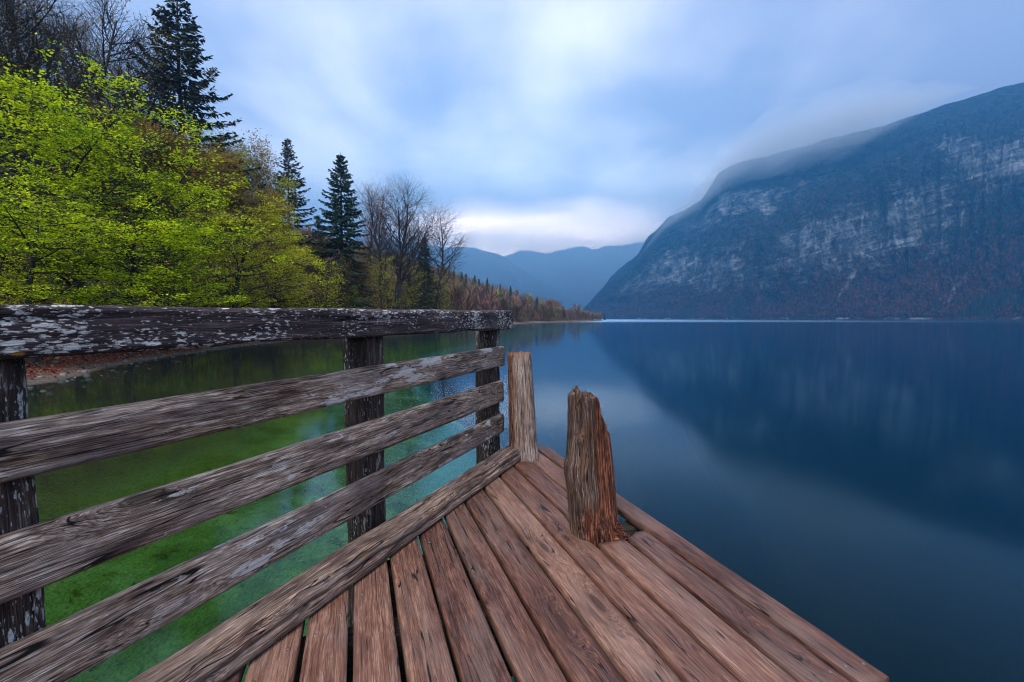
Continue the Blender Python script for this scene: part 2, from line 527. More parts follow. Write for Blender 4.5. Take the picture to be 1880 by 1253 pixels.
S0 = on_z(1092, 972, 0)                   # foot of the broken post
su, sc_ = S0.dot(pv), S0.dot(mv)
HOLE_N = uc(1130, 992)[0]
deck = MB()
T = 0.045
for i in range(len(cg) - 1):
    ca, cb = cg[i], cg[i + 1]
    gap = 0.0072 + 0.0030 * random.Random(i).random()
    prof = [(v, w) for v, w in rect_prof(ca + gap, cb - gap, -T, 0.0, 0.005, 8, 2)]
    outer = (ca + cb) / 2 > 1.2
    nearest = u_near if i == len(cg) - 2 else (u_near - 0.006 if outer else -0.6)
    dz = random.Random(i + 50).uniform(-0.003, 0.003)

    def uend(v, w=0.0, i=i):
        e = min(u_fence(v), u_far + 0.004 * math.sin(i * 5))
        if v > c_right - 0.1:                                 # the sawn-off far corner
            e -= max(0.0, (v - (c_right - 0.1))) * 1.1
        return e
    fr = (pv, mv, UP)
    org = UP * dz
    mid = (ca + cb) / 2
    step = 0.035
    jj = 0.0022
    if abs(mid - (sc_ + 0.045)) < 0.13:                       # the two planks cut round the broken post
        nearcut = lambda v, w: HOLE_N + (0.05 * ((v - cg[i]) / (cg[i + 1] - cg[i])) if mid > sc_ + 0.06 else 0.0) + 0.05 * max(0, (v - sc_ - 0.10)) + 0.006 * math.sin(v * 60)
        farcut = lambda v, w: su + 0.20 + 0.3 * (v - sc_)
        deck.sweep(frange(nearest, HOLE_N, step), prof, fr, org, jj, i + 1, e1=nearcut)
        deck.sweep(frange(su + 0.2, u_far, step), prof, fr, org, jj, i + 1, e0=farcut, e1=uend)
    else:
        wear = None
        if abs(cb - (sc_ - 0.065)) < 0.06:                     # bitten edge beside the broken post
            def wear(uu, v, w, vv, ww, cb=cb):
                if v > cb - 0.05:
                    d = math.exp(-((uu - su - 0.03) / 0.11) ** 2)
                    vv -= 0.03 * d * (v - (cb - 0.05)) / 0.05
                return vv, ww
        deck.sweep(frange(nearest, uend(mid), step), prof, fr, org, jj, i + 1, e1=uend, wear=wear)

# screws along the beam, and a few at the near end
def disc(mb, c, r, mi, h=0.0015):
    k = 10
    V = [c + Vector((math.cos(a) * r, math.sin(a) * r, 0)) for a in [2 * math.pi * j / k for j in range(k)]]
    V2 = [p + UP * h for p in V]
    mb.add(V + V2 + [c + UP * h * 1.3], tris=[(k + j, k + (j + 1) % k, 2 * k) for j in range(k)], quads=[(j, (j + 1) % k, k + (j + 1) % k, k + j) for j in range(k)], mi=mi)


rs = random.Random(5)
for i in range(len(cg) - 1):
    for f in (0.25, 0.75):
        c = cg[i] + (cg[i + 1] - cg[i]) * f
        u = (b_off + 0.05 + rs.uniform(0, 0.03) - c * mv.dot(nv)) / pv.dot(nv)
        if u < u_far - 0.1:
            disc(deck, pv * u + mv * c + UP * 0.001, 0.0055, 1)
        for ux in (u_near + 0.06,):
            disc(deck, pv * (ux + rs.uniform(-.01, .02)) + mv * c + UP * 0.001, 0.005, 1)
deck_o = deck.build("deck", [deck_mat, screw_mat], jetty)

# joists and piles that carry the deck
for u in [u_far - 0.16 - 0.42 * kk for kk in range(9)]:
    c_l = -0.25
    for _ in range(200):
        if u_fence(c_l) > u + 0.1: break
        c_l += 0.02
    jo = MB()
    jo.sweep(frange(c_l, c_right - 0.06, 0.2), rect_prof(u - 0.05, u + 0.05, -T - 0.27, -T - 0.004, 0.006, 2, 2), (mv, pv, UP), Vector((0, 0, 0)), 0.002, 40 + int(u * 7))
    jo.build("joist", [dark_mat], jetty)
for (u, c) in ((u_far - 0.3, c_right - 0.22), (u_near + 0.3, c_right - 0.2), (u_near - 0.5, 0.1)):
    pl = MB()
    k = 14
    prof = [(0.09 * math.cos(2 * math.pi * j / k), 0.09 * math.sin(2 * math.pi * j / k)) for j in range(k)]
    pl.sweep(frange(-3.0, -T - 0.17, 0.2), prof, (UP, mv, pv), pv * u + mv * c, 0.008, 60)
    pl.build("pile", [dark_mat], jetty)

# the split beam lying along the deck edge
bm = MB()
bw, bh = 0.15, 0.088
tb0 = B0.dot(qv) - 1.0
E = on_z(958, 846, 0)
tb1 = E.dot(qv) + 0.03
prof = rect_prof(b_off - bw, b_off, 0.002, bh, 0.012, 12, 10)


def beam_wear(u, v, w, vv, ww):
    # worn top edge, long splits on the face and on the top
    n = mnoise.noise(Vector((u * 3.0, 1.7, 0)))
    n2 = mnoise.noise(Vector((u * 11.0, 4.4, 2.0)))
    face = (v > b_off - 0.02)
    if face:
        s = 0.046 + 0.016 * n                      # split height on the face
        d = math.exp(-((w - s) / 0.007) ** 2)
        vv -= 0.020 * d * (0.55 + 0.45 * n2)
        if w > s:
            vv -= 0.010 + 0.010 * n + 0.006 * n2
        edge = max(0.0, (w - (bh - 0.02)) / 0.02)
        vv -= edge * (0.010 + 0.016 * max(0, n2))
    else:
        s = b_off - 0.075 + 0.03 * n
        d = math.exp(-((v - s) / 0.008) ** 2)
        if w > 0.05:
            ww -= 0.012 * d * (0.5 + 0.5 * n2)
            ww += 0.006 * n
            if v > b_off - 0.05:
                ww -= 0.007 * (1 + n2)
    return vv, ww


bm.sweep(frange(tb0, tb1, 0.012), prof, (qv, nv, UP), Vector((0, 0, 0)), 0.0045, 3, wear=beam_wear)
bm.build("edge_beam", [beam_mat], jetty)

# ------------------------------------------------------------------ the railing
railing = bpy.data.objects.new("railing", None)
COL.objects.link(railing)
tag(railing, "weathered grey timber railing with lichen spotted top rail on the left of the jetty", "railing")

def fence_t(px, n):
    """t along the fence at which the line n = const is seen in pixel column px"""
    k = (px - 940.0) / F_PX
    # x = k * (y cos p - z sin p ...) ~ k * y  for points near eye height
    a = qv.x - k * qv.y
    b = nv.x - k * nv.y
    return -n * b / a


n_face = b_off - 0.150                    # near face of the rail boards
RT = 0.042
t_end = fence_t(925, n_face)
t_beg = fence_t(0, n_face) - 0.55


def zat(px, py, n):
    t = fence_t(px, n)
    P = qv * t + nv * n
    return at_y(px, py, P.y).z


for k, (yl_t, yl_b, yr_t, yr_b) in enumerate([(780, 886, 636, 672), (986, 1102, 699, 737), (1190, 1304, 760, 793)]):
    zt0, zb0, zt1, zb1 = zat(0, yl_t, n_face), zat(0, yl_b, n_face), zat(925, yr_t, n_face), zat(925, yr_b, n_face)
    print("rail", zb0, zt0, zb1, zt1)
    ta, tb = fence_t(0, n_face), t_end
    rm = MB()
    prof = rect_prof(n_face - RT, n_face, 0.0, 1.0, 0.0, 2, 8)
    prof = rect_prof(n_face - RT, n_face, 0.0, 0.14, 0.007, 4, 12)

    def rw(u, v, w, vv, ww, zt0=zt0, zb0=zb0, zt1=zt1, zb1=zb1, ta=ta, tb=tb, k=k):
        f = (u - ta) / (tb - ta)
        zb = zb0 + (zb1 - zb0) * f
        zt = zt0 + (zt1 - zt0) * f
        s = w / 0.14
        ww = zb + (zt - zb) * s + (ww - w) * 1.0
        # splits in the board's top edge and along the face
        n = mnoise.noise(Vector((u * 1.7 + k * 9, 0.3, k)))
        if v > n_face - 0.01:
            c = 0.10 + 0.03 * n
            vv -= 0.007 * math.exp(-((w - c) / 0.005) ** 2) * max(0, mnoise.noise(Vector((u * 2.3, k * 3.1, 5))) + 0.3)
            if w > 0.12:
                vv -= 0.006 * (1 + mnoise.noise(Vector((u * 9, k, 2))))
        return vv, ww
    end_j = lambda v, w, k=k: t_end + (0.012, 0.0, 0.004)[k] + 0.006 * mnoise.noise(Vector((w * 30, v * 30, k * 4)))
    rm.sweep(frange(t_beg, t_end, 0.02), prof, (qv, nv, UP), Vector((0, 0, 0)), 0.0022, 20 + k, e1=end_j, wear=rw)
    rm.build("rail", [rail_mat], railing)

# top rail: a heavy squared timber lying on the posts
n_top = n_face + 0.015
TW = 0.17
z0t, z0b = zat(0, 560, n_top), zat(0, 662, n_top)
z1t, z1b = zat(938, 571, n_top), zat(938, 605, n_top)
t1 = fence_t(941, n_top)
ta = fence_t(0, n_top)
print("top", z0b, z0t, z1b, z1t)
tr = MB()
prof = rect_prof(n_top - TW, n_top, 0.0, 0.14, 0.010, 8, 12)


def tw(u, v, w, vv, ww):
    f = (u - ta) / (t1 - ta)
    zb = z0b + (z1b - z0b) * f
    zt = z0t + (z1t - z0t) * f
    ww = zb + (zt - zb) * (w / 0.14) + (ww - w)
    n = mnoise.noise(Vector((u * 1.3, 7.7, 0)))
    if v > n_top - 0.01:
        c = 0.095 + 0.025 * n
        vv -= 0.012 * math.exp(-((w - c) / 0.005) ** 2) * max(0, mnoise.noise(Vector((u * 1.5, 3.1, 5))) + 0.45)
    if w < 0.02:
        ww += 0.014 * max(0, mnoise.noise(Vector((u * 2.6, v * 6, 8)))) 
    return vv, ww


tr.sweep(frange(ta - 0.6, t1, 0.02), prof, (qv, nv, UP), Vector((0, 0, 0)), 0.006, 31,
         e1=lambda v, w: t1 + 0.012 * mnoise.noise(Vector((w * 25, v * 14, 4))), wear=tw)
tr.build("top_rail", [top_mat], railing)

PS = 0.142
n_post = n_face - RT - 0.003 - PS / 2
for k, px in enumerate((895, 668, -36)):
    t = fence_t(px, n_post)
    po = MB()
    prof = rect_prof(-PS / 2, PS / 2, -PS / 2, PS / 2, 0.014, 7, 7)
    ztop = z0b + (z1b - z0b) * (t - ta) / (t1 - ta)
    lean = (0.0, 0.006, 0.02)[k]
    po.sweep(frange(-2.6, ztop + 0.004, 0.03), prof, (UP + qv * -lean, qv, nv), ff(t, n_post, 0), 0.006, 70 + k)
    po.build("post", [post_mat], railing)

# ------------------------------------------------------------------ round posts
def round_post(mb, base, z0, fz, nth, nz, seed, top_fn, rfun, rotf, cap_drop=0.02, cap_fn=None):
    """rfun(theta, z) -> radius scale vector (lateral offset, lateral radius, depth radius, r multiplier)"""
    n0 = mb.n
    V, W, E, Q, Tt = [], [], [], [], []
    for i in range(nz):
        f = i / (nz - 1)
        for j in range(nth):
            th = 2 * math.pi * j / nth
            z = z0 + (top_fn(th) - z0) * f
            off, rl, rd, mult = rfun(th, z)
            x = off + rl * mult * math.cos(th)
            y = -rd * mult * math.sin(th)                    # theta = 90 deg faces the camera
            V.append((base.x + x, base.y + y, z))
            W.append((z + seed, th * 0.11 + seed, 0.3 * mult))
            E.append(rotf(th, z))
    for i in range(nz - 1):
        for j in range(nth):
            j2 = (j + 1) % nth
            Q.append((i * nth + j, (i + 1) * nth + j, (i + 1) * nth + j2, i * nth + j2))
    # jagged cap: shrinking rings and a centre
    base_i = (nz - 1) * nth
    cx = np.mean(np.array(V[base_i:base_i + nth]), axis=0)
    prev = base_i
    for sidx, s in enumerate((0.90, 0.75, 0.6, 0.45, 0.3, 0.15)):
        st = len(V)
        for j in range(nth):
            p = np.array(V[base_i + j])
            q = cx + (p - cx) * s
            if cap_fn:
                q[2] = cap_fn(q[0] - base.x, q[1] - base.y)
            else:
                q[2] = cx[2] + (p[2] - cx[2]) * s - cap_drop * (1 - s)
            q[2] += 0.008 * mnoise.noise(Vector((q[0] * 40, q[1] * 40, seed))) + 0.006 * mnoise.noise(Vector((q[0] * 120, q[1] * 120, seed)))
            V.append(tuple(q)); W.append((q[2] + seed + 2, q[0] * 0.6, q[1] * 0.6)); E.append(E[base_i + j] * 0.6 + 0.3)
        for j in range(nth):
            j2 = (j + 1) % nth
            Q.append((prev + j, st + j, st + j2, prev + j2))
        prev = st
    V.append((cx[0], cx[1], cap_fn(cx[0] - base.x, cx[1] - base.y) if cap_fn else cx[2] - cap_drop)); W.append((seed, 0, 0)); E.append(0.5)
    for j in range(nth):
        Tt.append((prev + j, len(V) - 1, prev + (j + 1) % nth))
    for i, p in enumerate(V):
        mb.V.append(p); mb.W.append(W[i]); mb.E.append(E[i])
    mb.n += len(V)
    mb.Q += [tuple(n0 + a for a in q) for q in Q]; mb.QM += [0] * len(Q)
    mb.T += [tuple(n0 + a for a in q) for q in Tt]; mb.TM += [0] * len(Tt)


def sstep(a, b, x):
    f = min(1.0, max(0.0, (x - a) / (b - a)))
    return f * f * (3 - 2 * f)


# corner log
LB = on_z(957, 846, 0)
LB = LB + Vector((0.0, 0.10, 0))
ztop_log = at_y(952, 648, LB.y).z
print("log", LB, ztop_log)


def log_r(th, z):
    c, s = math.cos(th), math.sin(th)
    sq = 1.0 / max(0.001, (abs(c) ** 4 + abs(s) ** 4) ** 0.25)
    sq = 0.55 + 0.45 * sq
    f = z / ztop_log
    n = mnoise.noise(Vector((c * 2.2, s * 2.2, z * 1.4))) * 0.07
    gr = mnoise.noise(Vector((c * 9, s * 9, z * 1.2 + 4))) * 0.035 + mnoise.noise(Vector((c * 22, s * 22, z * 2.0))) * 0.022
    left = sstep(0.15, 0.75, -c)
    n -= left * (0.06 + 0.12 * max(0, mnoise.noise(Vector((c * 5, s * 5, z * 5 + 9)))))
    off = 0.017 - 0.032 * f
    rl = 0.108 - 0.014 * f + 0.012 * math.exp(-((z) / 0.08) ** 2)
    return off, rl, rl * 0.98, sq * (1 + n + gr) * 0.97


lg = MB()
round_post(lg, LB, -1.6, None, 120, 120, 3.0, lambda th: ztop_log + 0.006 * mnoise.noise(Vector((math.cos(th) * 3, math.sin(th) * 3, 1))) + 0.004 * mnoise.noise(Vector((math.cos(th) * 14, math.sin(th) * 14, 1))),
           log_r, lambda th, z: 0.95 * sstep(0.30, 0.80, -math.cos(th) + 0.25 * mnoise.noise(Vector((th * 2, z * 4, 0)))) + 0.6 * sstep(0.06, 0.0, ztop_log - z))
lo = lg.build("log_post", [log_mat])
tag(lo, "pale sturdy log post at the corner where the railing ends", "post", "log posts at the end of the jetty")

# broken post: tall weathered left half, rotted red right half, lateral outline read off the photograph
sy = S0.y
pxm = F_PX / sy
zz = lambda py: at_y(1090, py, sy).z
Lp = [(1000, 1052), (955, 1048), (900, 1044), (868, 1038), (850, 1038), (838, 1042), (780, 1044), (725, 1044), (700, 1044)]
Rp = [(1000, 1143), (950, 1137), (900, 1133), (862, 1130), (820, 1124), (790, 1120), (700, 1117)]
Lz = sorted((zz(y), (x - 940) / pxm) for y, x in Lp)
Rz = sorted((zz(y), (x - 940) / pxm) for y, x in Rp)
ztop_s = zz(722)
print("stump", S0, ztop_s)


def stump_r(th, z):
    c, s = math.cos(th), math.sin(th)
    L = np.interp(z, [a for a, b in Lz], [b for a, b in Lz]) - S0.x
    Rr = np.interp(z, [a for a, b in Rz], [b for a, b in Rz]) - S0.x
    off = (L + Rr) / 2
    rl = (Rr - L) / 2
    rd = 0.115 - 0.015 * max(0.0, z)
    n = mnoise.noise(Vector((c * 2.0, s * 2.0, z * 2.0 + 20))) * 0.06
    gr = mnoise.noise(Vector((c * 8, s * 8, z * 1.5 + 4))) * 0.07 + mnoise.noise(Vector((c * 20, s * 20, z * 2.6))) * 0.05 + mnoise.noise(Vector((c * 44, s * 44, z * 6))) * 0.03
    # the rotten right half is set back and hollowed
    right = sstep(0.10, 0.22, c) * sstep(-0.35, 0.1, s)
    set_back = right * (0.10 + 0.10 * mnoise.noise(Vector((c * 6, s * 6, z * 3)))) * sstep(0.02, 0.16, z) * sstep(0.0, 0.8, s)
    groove = 0.14 * math.exp(-((c - 0.13) / 0.05) ** 2) * (s > 0) * sstep(0.0, 0.1, z)
    groove += 0.16 * math.exp(-((c + 0.42) / 0.07) ** 2) * (s > 0) * sstep(0.50, 0.62, z)
    # knots
    kn = 0.20 * math.exp(-(((c + 0.52) / 0.14) ** 2 + ((z - zz(800)) / 0.028) ** 2)) * (s > 0)
    kn -= 0.10 * math.exp(-(((c + 0.30) / 0.10) ** 2 + ((z - zz(806)) / 0.045) ** 2)) * (s > 0)
    fl = 0.10 * math.exp(-((z + 0.02) / 0.10) ** 2) * sstep(0.1, 0.9, s)
    return off, rl * (1 if abs(s) < 0.5 else 1), rd, (1 + (n + gr) * (0.35 + 0.65 * abs(s))) - set_back - groove + kn + fl


TOPX = [(1036, 734), (1042, 732), (1045, 727), (1052, 722), (1056, 717), (1066, 716), (1067, 728), (1080, 725), (1094, 728), (1097, 733), (1098, 755), (1104, 759), (1106, 771), (1112, 775), (1113, 791), (1119, 793), (1121, 806), (1128, 815), (1140, 830)]


def stump_topz(x, y=0.0):
    px = 940 + (S0.x + x) * pxm
    py = float(np.interp(px + 2.5 * mnoise.noise(Vector((y * 30, 3, 1))), [a for a, b in TOPX], [b for a, b in TOPX]))
    if 1053 < px < 1062 and y < -0.03:
        py += 26
    return zz(py) + 0.012 * mnoise.noise(Vector((x * 50, y * 50, 3))) + 0.030 * abs(mnoise.noise(Vector((x * 90, y * 60, 3)))) - 0.010


def stump_top(th):
    off, rl, rd, mult = stump_r(th, 0.60)
    return stump_topz(off + rl * mult * math.cos(th), -rd * mult * math.sin(th))


def stump_rot(th, z):
    c, s = math.cos(th), math.sin(th)
    n = mnoise.noise(Vector((c * 4, s * 4, z * 6)))
    n2 = mnoise.noise(Vector((c * 12, s * 12, z * 3 + 7)))
    a = sstep(-0.05, 0.35, c + 0.25 * n2) * 0.9
    low = sstep(0.0, 1.0, (0.30 - z - 0.12 * n) / 0.24) * 0.75 * sstep(-0.9, -0.3, c)
    dark_edge = -0.5 * sstep(0.78, 0.95, c) * sstep(0.42, 0.36, z)
    return max(0.0, max(a + 0.25 * n + dark_edge, low + 0.3 * n))


broken = bpy.data.objects.new("broken_post", None)
broken.location = (S0.x, S0.y, 0)
COL.objects.link(broken)
tag(broken, "short splintered post stub with red rotten right half standing in a hole in the deck", "post", "log posts at the end of the jetty")
sb = MB()
round_post(sb, Vector((0, 0, 0)), -0.9, None, 240, 220, 9.0, stump_top, lambda th, z: stump_r(th, z), stump_rot, 0.03, stump_topz)
sb.build("shaft", [stump_mat], broken)

# the crumbled rotten wood at its right foot: hundreds of small splinters heaped over a core
rr = random.Random(11)
cr_ = MB()
hc = on_z(1124, 978, 0) - Vector((S0.x, S0.y, 0)) + Vector((0.0, -0.012, 0))
def heap_h(x, y):
    return 0.125 * math.exp(-((x + 0.005) / 0.062) ** 2 - (y / 0.06) ** 2)
gx = 26
V, Q, WW = [], [], []
for i in range(gx):
    for j in range(gx):
        x = (i / (gx - 1) - 0.5) * 0.20
        y = (j / (gx - 1) - 0.5) * 0.22
        z = heap_h(x, y) - 0.055 + 0.018 * mnoise.noise(Vector((x * 45, y * 45, 2))) + 0.01 * mnoise.noise(Vector((x * 110, y * 110, 2)))
        V.append(Vector((hc.x + x, hc.y + y, z))); WW.append((x, y, z))
for i in range(gx - 1):
    for j in range(gx - 1):
        Q.append((i * gx + j, (i + 1) * gx + j, (i + 1) * gx + j + 1, i * gx + j + 1))
cr_.add(V, quads=Q, W=WW)
for _ in range(700):
    x, y = rr.gauss(0.015, 0.038), rr.gauss(-0.01, 0.035)
    z = heap_h(x, y) - 0.05 + rr.uniform(0, 0.012)
    c = Vector((hc.x + x, hc.y + y, z))
    d = Vector((rr.gauss(0, 1), rr.gauss(0, 1), rr.gauss(0, 0.6))).normalized()
    e = d.cross(Vector((rr.gauss(0, 1), rr.gauss(0, 1), rr.gauss(0, 1)))).normalized()
    f = d.cross(e)
    l, wd, hh = rr.uniform(0.005, 0.017), rr.uniform(0.002, 0.005), rr.uniform(0.0015, 0.003)
    P = [c + d * (sx * l / 2) + e * (sy_ * wd / 2) + f * (sz * hh / 2) for sx in (-1, 1) for sy_ in (-1, 1) for sz in (-1, 1)]
    q0 = rr.uniform(0, 5)
    cr_.add(P, quads=[(0, 1, 3, 2), (4, 6, 7, 5), (0, 4, 5, 1), (2, 3, 7, 6), (0, 2, 6, 4), (1, 5, 7, 3)], W=[(q0 + p.x, q0 + p.y, q0 + p.z) for p in P])
cr_mat = wood_mat("crumbled_wood", [srgb(22, 10, 8), srgb(60, 28, 19), srgb(92, 46, 31), srgb(150, 88, 62)], crack=0.5, knots=0.0, vary=0.6, bump=0.8)
cr_.build("crumbled_wood", [cr_mat], broken)

# ------------------------------------------------------------------ lake bed, shore and hillside: one sheet
SHORE = np.array([(-12.5, -400), (-11.6, -30), (-11.4, 2), (-12.3, 11.4), (-14.4, 16.5), (-16.1, 22.1), (-17.0, 26), (-17.2, 36), (-15.6, 50), (-12.2, 70),
                  (-9, 90), (-3, 118), (4.5, 148), (13, 176), (26, 205), (45, 250), (66, 330), (84, 420), (80, 450), (60, 475), (10, 540), (-60, 700), (-200, 1000)], dtype=float)


def shore_dist(x, y):
    """signed distance to the shoreline, positive on land (to its left)"""
    best = np.full(x.shape, 1e9)
    sgn = np.ones(x.shape)
    for (ax, ay), (bx, by) in zip(SHORE[:-1], SHORE[1:]):
        ex, ey = bx - ax, by - ay
        t = np.clip(((x - ax) * ex + (y - ay) * ey) / (ex * ex + ey * ey), 0, 1)
        dx_, dy_ = x - (ax + ex * t), y - (ay + ey * t)
        d = np.hypot(dx_, dy_)
        cr = ex * (y - ay) - ey * (x - ax)
        m = d < best
        best = np.where(m, d, best)
        sgn = np.where(m, np.sign(cr), sgn)
    return best * sgn


def vnoise(x, y, s, seed=0.0):
    """cheap smooth value noise in numpy"""
    x, y = x / s + seed * 17.3, y / s + seed * 9.1
    xi, yi = np.floor(x).astype(np.int64), np.floor(y).astype(np.int64)
    fx, fy = x - xi, y - yi
    fx, fy = fx * fx * (3 - 2 * fx), fy * fy * (3 - 2 * fy)
    def h(a, b):
        n = (a * 374761393 + b * 668265263) & 0x7fffffff
        n = ((n ^ (n >> 13)) * 1274126177) & 0x7fffffff
        return ((n ^ (n >> 16)) & 0xffff) / 65535.0
    return (h(xi, yi) * (1 - fx) + h(xi + 1, yi) * fx) * (1 - fy) + (h(xi, yi + 1) * (1 - fx) + h(xi + 1, yi + 1) * fx) * fy - 0.5


def ground(x, y):
    x = np.asarray(x, dtype=float); y = np.asarray(y, dtype=float)
    d = shore_dist(x, y)
    wob = vnoise(x, y, 2.3, 1) * 0.5 + vnoise(x, y, 0.7, 2) * 0.18
    d2 = d + wob * np.clip(1.2 - np.abs(d) / 8, 0, 1)
    land = np.where(d2 < 4, d2 * 0.12, 0.48 + (d2 - 4) * 0.33)
    k = np.clip((y - 60) / 120, 0, 1)
    land = np.where(d2 > 90, 0.48 + 86 * 0.33 + (d2 - 90) * 0.30, land)
    # the headland far down the shore stays low
    low = np.clip((y - 190) / 110, 0, 1) * np.clip((x + 60) / 90, 0, 1)
    land = land * (1 - 0.75 * low)
    land = land + np.clip(d2 / 20, 0, 1) * (vnoise(x, y, 14, 3) * 2.2 + vnoise(x, y, 5, 4) * 0.6) + np.clip(d2, 0, 1) * vnoise(x, y, 0.5, 5) * 0.06
    off = -d2
    # shallow shelf on the fence side, falling away under the end of the jetty
    axis = (x * 0.94 + y * -0.02)
    shelf = 0.115 * np.minimum(off, 8) + 0.035 * np.clip(off - 8, 0, 40)
    deep = np.clip((off - 10.2) * 0.75, 0, 30)
    bed = -(shelf + deep) + vnoise(x, y, 1.4, 6) * 0.12 * np.clip(off / 3, 0, 1) + vnoise(x, y, 0.45, 7) * 0.05
    return np.where(d2 > 0, WATER_Z + land, WATER_Z + bed), d


def spaced(a, b, c, n, w):
    """n values from a to b, dense within about w of c"""
    s = np.linspace(np.arcsinh((a - c) / w), np.arcsinh((b - c) / w), n)
    return c + w * np.sinh(s)


xs = spaced(-420, 300, -13, 300, 9.0)
ys = spaced(-60, 1000, 14, 300, 12.0)
gx_, gy_ = np.meshgrid(xs, ys, indexing='ij')
gz_, gd_ = ground(gx_, gy_)
nx_, ny_ = gx_.shape
ids = np.arange(nx_ * ny_).reshape(nx_, ny_)
quads = np.stack([ids[:-1, :-1], ids[1:, :-1], ids[1:, 1:], ids[:-1, 1:]], axis=-1).reshape(-1, 4)
mt, g, out = new_mat("shore_ground")
geo = g.n("ShaderNodeNewGeometry")
pos = geo.outputs['Position']
px_, py_, pz_ = g.sep(pos)
na = g.noise(pos, 0.55, 4, 0.6)
nb = g.noise(pos, 3.0, 4, 0.65)
nc = g.noise(pos, 14.0, 3, 0.6)
peb = g.vor(pos, 26.0)
# pebbles, then a line of drifted brown leaves, then leaf litter
pebc = g.mix(g.sep(peb.outputs['Color'])[0], (0.06, 0.045, 0.036), (0.17, 0.135, 0.11))
leafc = g.ramp(nc, [(0.32, (0.035, 0.010, 0.007)), (0.5, (0.13, 0.030, 0.018)), (0.66, (0.22, 0.075, 0.045))])
band = g.m('ADD', g.m('SUBTRACT', pz_, WATER_Z), g.m('MULTIPLY', g.m('SUBTRACT', nb, 0.5), 0.42))
lf = g.smooth(band, 0.05, 0.12)
lf = g.m('MULTIPLY', lf, g.m('MULTIPLY', g.smooth(nb, 0.34, 0.46), g.smooth(py_, 75, 45)))
shorec = g.mix(lf, pebc, leafc)
litter = g.ramp(nb, [(0.3, (0.020, 0.014, 0.008)), (0.5, (0.055, 0.030, 0.016)), (0.68, (0.10, 0.055, 0.03))])
moss_ = g.smooth(na, 0.54, 0.66)
litter = g.mix(moss_, litter, (0.035, 0.045, 0.010))
landc = g.mix(g.smooth(band, 0.45, 0.75), shorec, litter)
# under water: green weed and pale silt with painted sky reflection on the shelf, depth darkening painted on the slope
weed = g.noise(g.v('MULTIPLY', pos, (1.0, 1.0, 0.0)), 1.1, 6, 0.7)
spots = g.noise(g.v('MULTIPLY', pos, (1.0, 1.0, 0.0)), 3.2, 5, 0.75, 0.4)
bedc = g.ramp(weed, [(0.34, (0.018, 0.030, 0.004)), (0.5, (0.032, 0.062, 0.010)), (0.64, (0.060, 0.108, 0.026))])
bedc = g.mix(g.smooth(spots, 0.56, 0.66), bedc, (0.010, 0.018, 0.002))
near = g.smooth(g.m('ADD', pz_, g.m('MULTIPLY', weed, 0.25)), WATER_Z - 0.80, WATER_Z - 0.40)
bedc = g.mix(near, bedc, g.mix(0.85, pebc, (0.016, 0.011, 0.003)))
bedc = g.mix(g.smooth(pz_, WATER_Z - 0.98, WATER_Z - 1.25), bedc, g.mix(weed, (0.020, 0.075, 0.055), (0.060, 0.170, 0.135)))  # pale silt, its teal painted in for sky reflected on the water
bedc = g.mix(g.smooth(pz_, WATER_Z - 1.35, WATER_Z - 3.0), bedc, (0.0004, 0.0060, 0.0085))  # dark blue painted on the bed for light absorbed by deep water
wl = g.smooth(g.m('SUBTRACT', pz_, WATER_Z), -0.02, 0.03)
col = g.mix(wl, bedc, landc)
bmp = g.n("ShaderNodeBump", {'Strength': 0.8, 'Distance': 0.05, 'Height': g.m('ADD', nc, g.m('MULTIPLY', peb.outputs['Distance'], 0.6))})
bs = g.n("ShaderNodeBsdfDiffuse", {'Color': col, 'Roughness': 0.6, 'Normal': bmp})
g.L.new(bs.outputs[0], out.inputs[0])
ground_mat = mt
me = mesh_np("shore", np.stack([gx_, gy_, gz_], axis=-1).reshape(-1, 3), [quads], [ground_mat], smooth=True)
tag(link("shore", me), kind="structure")

# the deep floor of the lake beyond the near shelf
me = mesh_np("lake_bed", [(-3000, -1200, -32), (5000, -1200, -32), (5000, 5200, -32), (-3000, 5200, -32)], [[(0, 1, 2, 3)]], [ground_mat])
tag(link("lake_bed", me), kind="structure")

# ------------------------------------------------------------------ water
mt, g, out = new_mat("lake_water")
geo = g.n("ShaderNodeNewGeometry")
pos = geo.outputs['Position']
px_, py_, pz_ = g.sep(pos)
# long soft swell everywhere, a breeze-roughened streak far out
rip = g.noise(g.v('MULTIPLY', pos, (0.9, 0.35, 0.0)), 1.0, 3, 0.55)
rip2 = g.noise(g.v('MULTIPLY', pos, (0.12, 0.05, 0.0)), 1.0, 2, 0.5)
brz = g.smooth(g.m('ADD', py_, g.m('MULTIPLY', px_, -0.10)), 150, 260)
brz = g.m('MULTIPLY', brz, g.smooth(g.m('ADD', py_, g.m('MULTIPLY', rip2, 300)), 1300, 700))
brz = g.m('MULTIPLY', brz, g.smooth(px_, 330, 90))
rough = g.m('ADD', 0.085, g.m('MULTIPLY', brz, 0.20))
bmp = g.n("ShaderNodeBump", {'Strength': 0.02, 'Distance': 0.02, 'Height': rip2})
fc = g.n("ShaderNodeLayerWeight", {'Blend': 0.5}).outputs['Facing']
fres = g.m('ADD', 0.006, g.m('MULTIPLY', g.m('POWER', fc, 4.9), 0.99))
gl = g.n("ShaderNodeBsdfGlossy", {'Color': (0.60, 0.84, 1.0), 'Roughness': rough, 'Normal': bmp})
trn = g.n("ShaderNodeBsdfTransparent", {'Color': (0.80, 0.97, 0.94)})
ms = g.n("ShaderNodeMixShader", {0: fres, 1: trn, 2: gl})
g.L.new(ms.outputs[0], out.inputs[0])
water_mat = mt
me = mesh_np("lake", [(-600, -1000, WATER_Z), (4200, -1000, WATER_Z), (4200, 4600, WATER_Z), (-600, 4600, WATER_Z)], [[(0, 1, 2, 3)]], [water_mat])
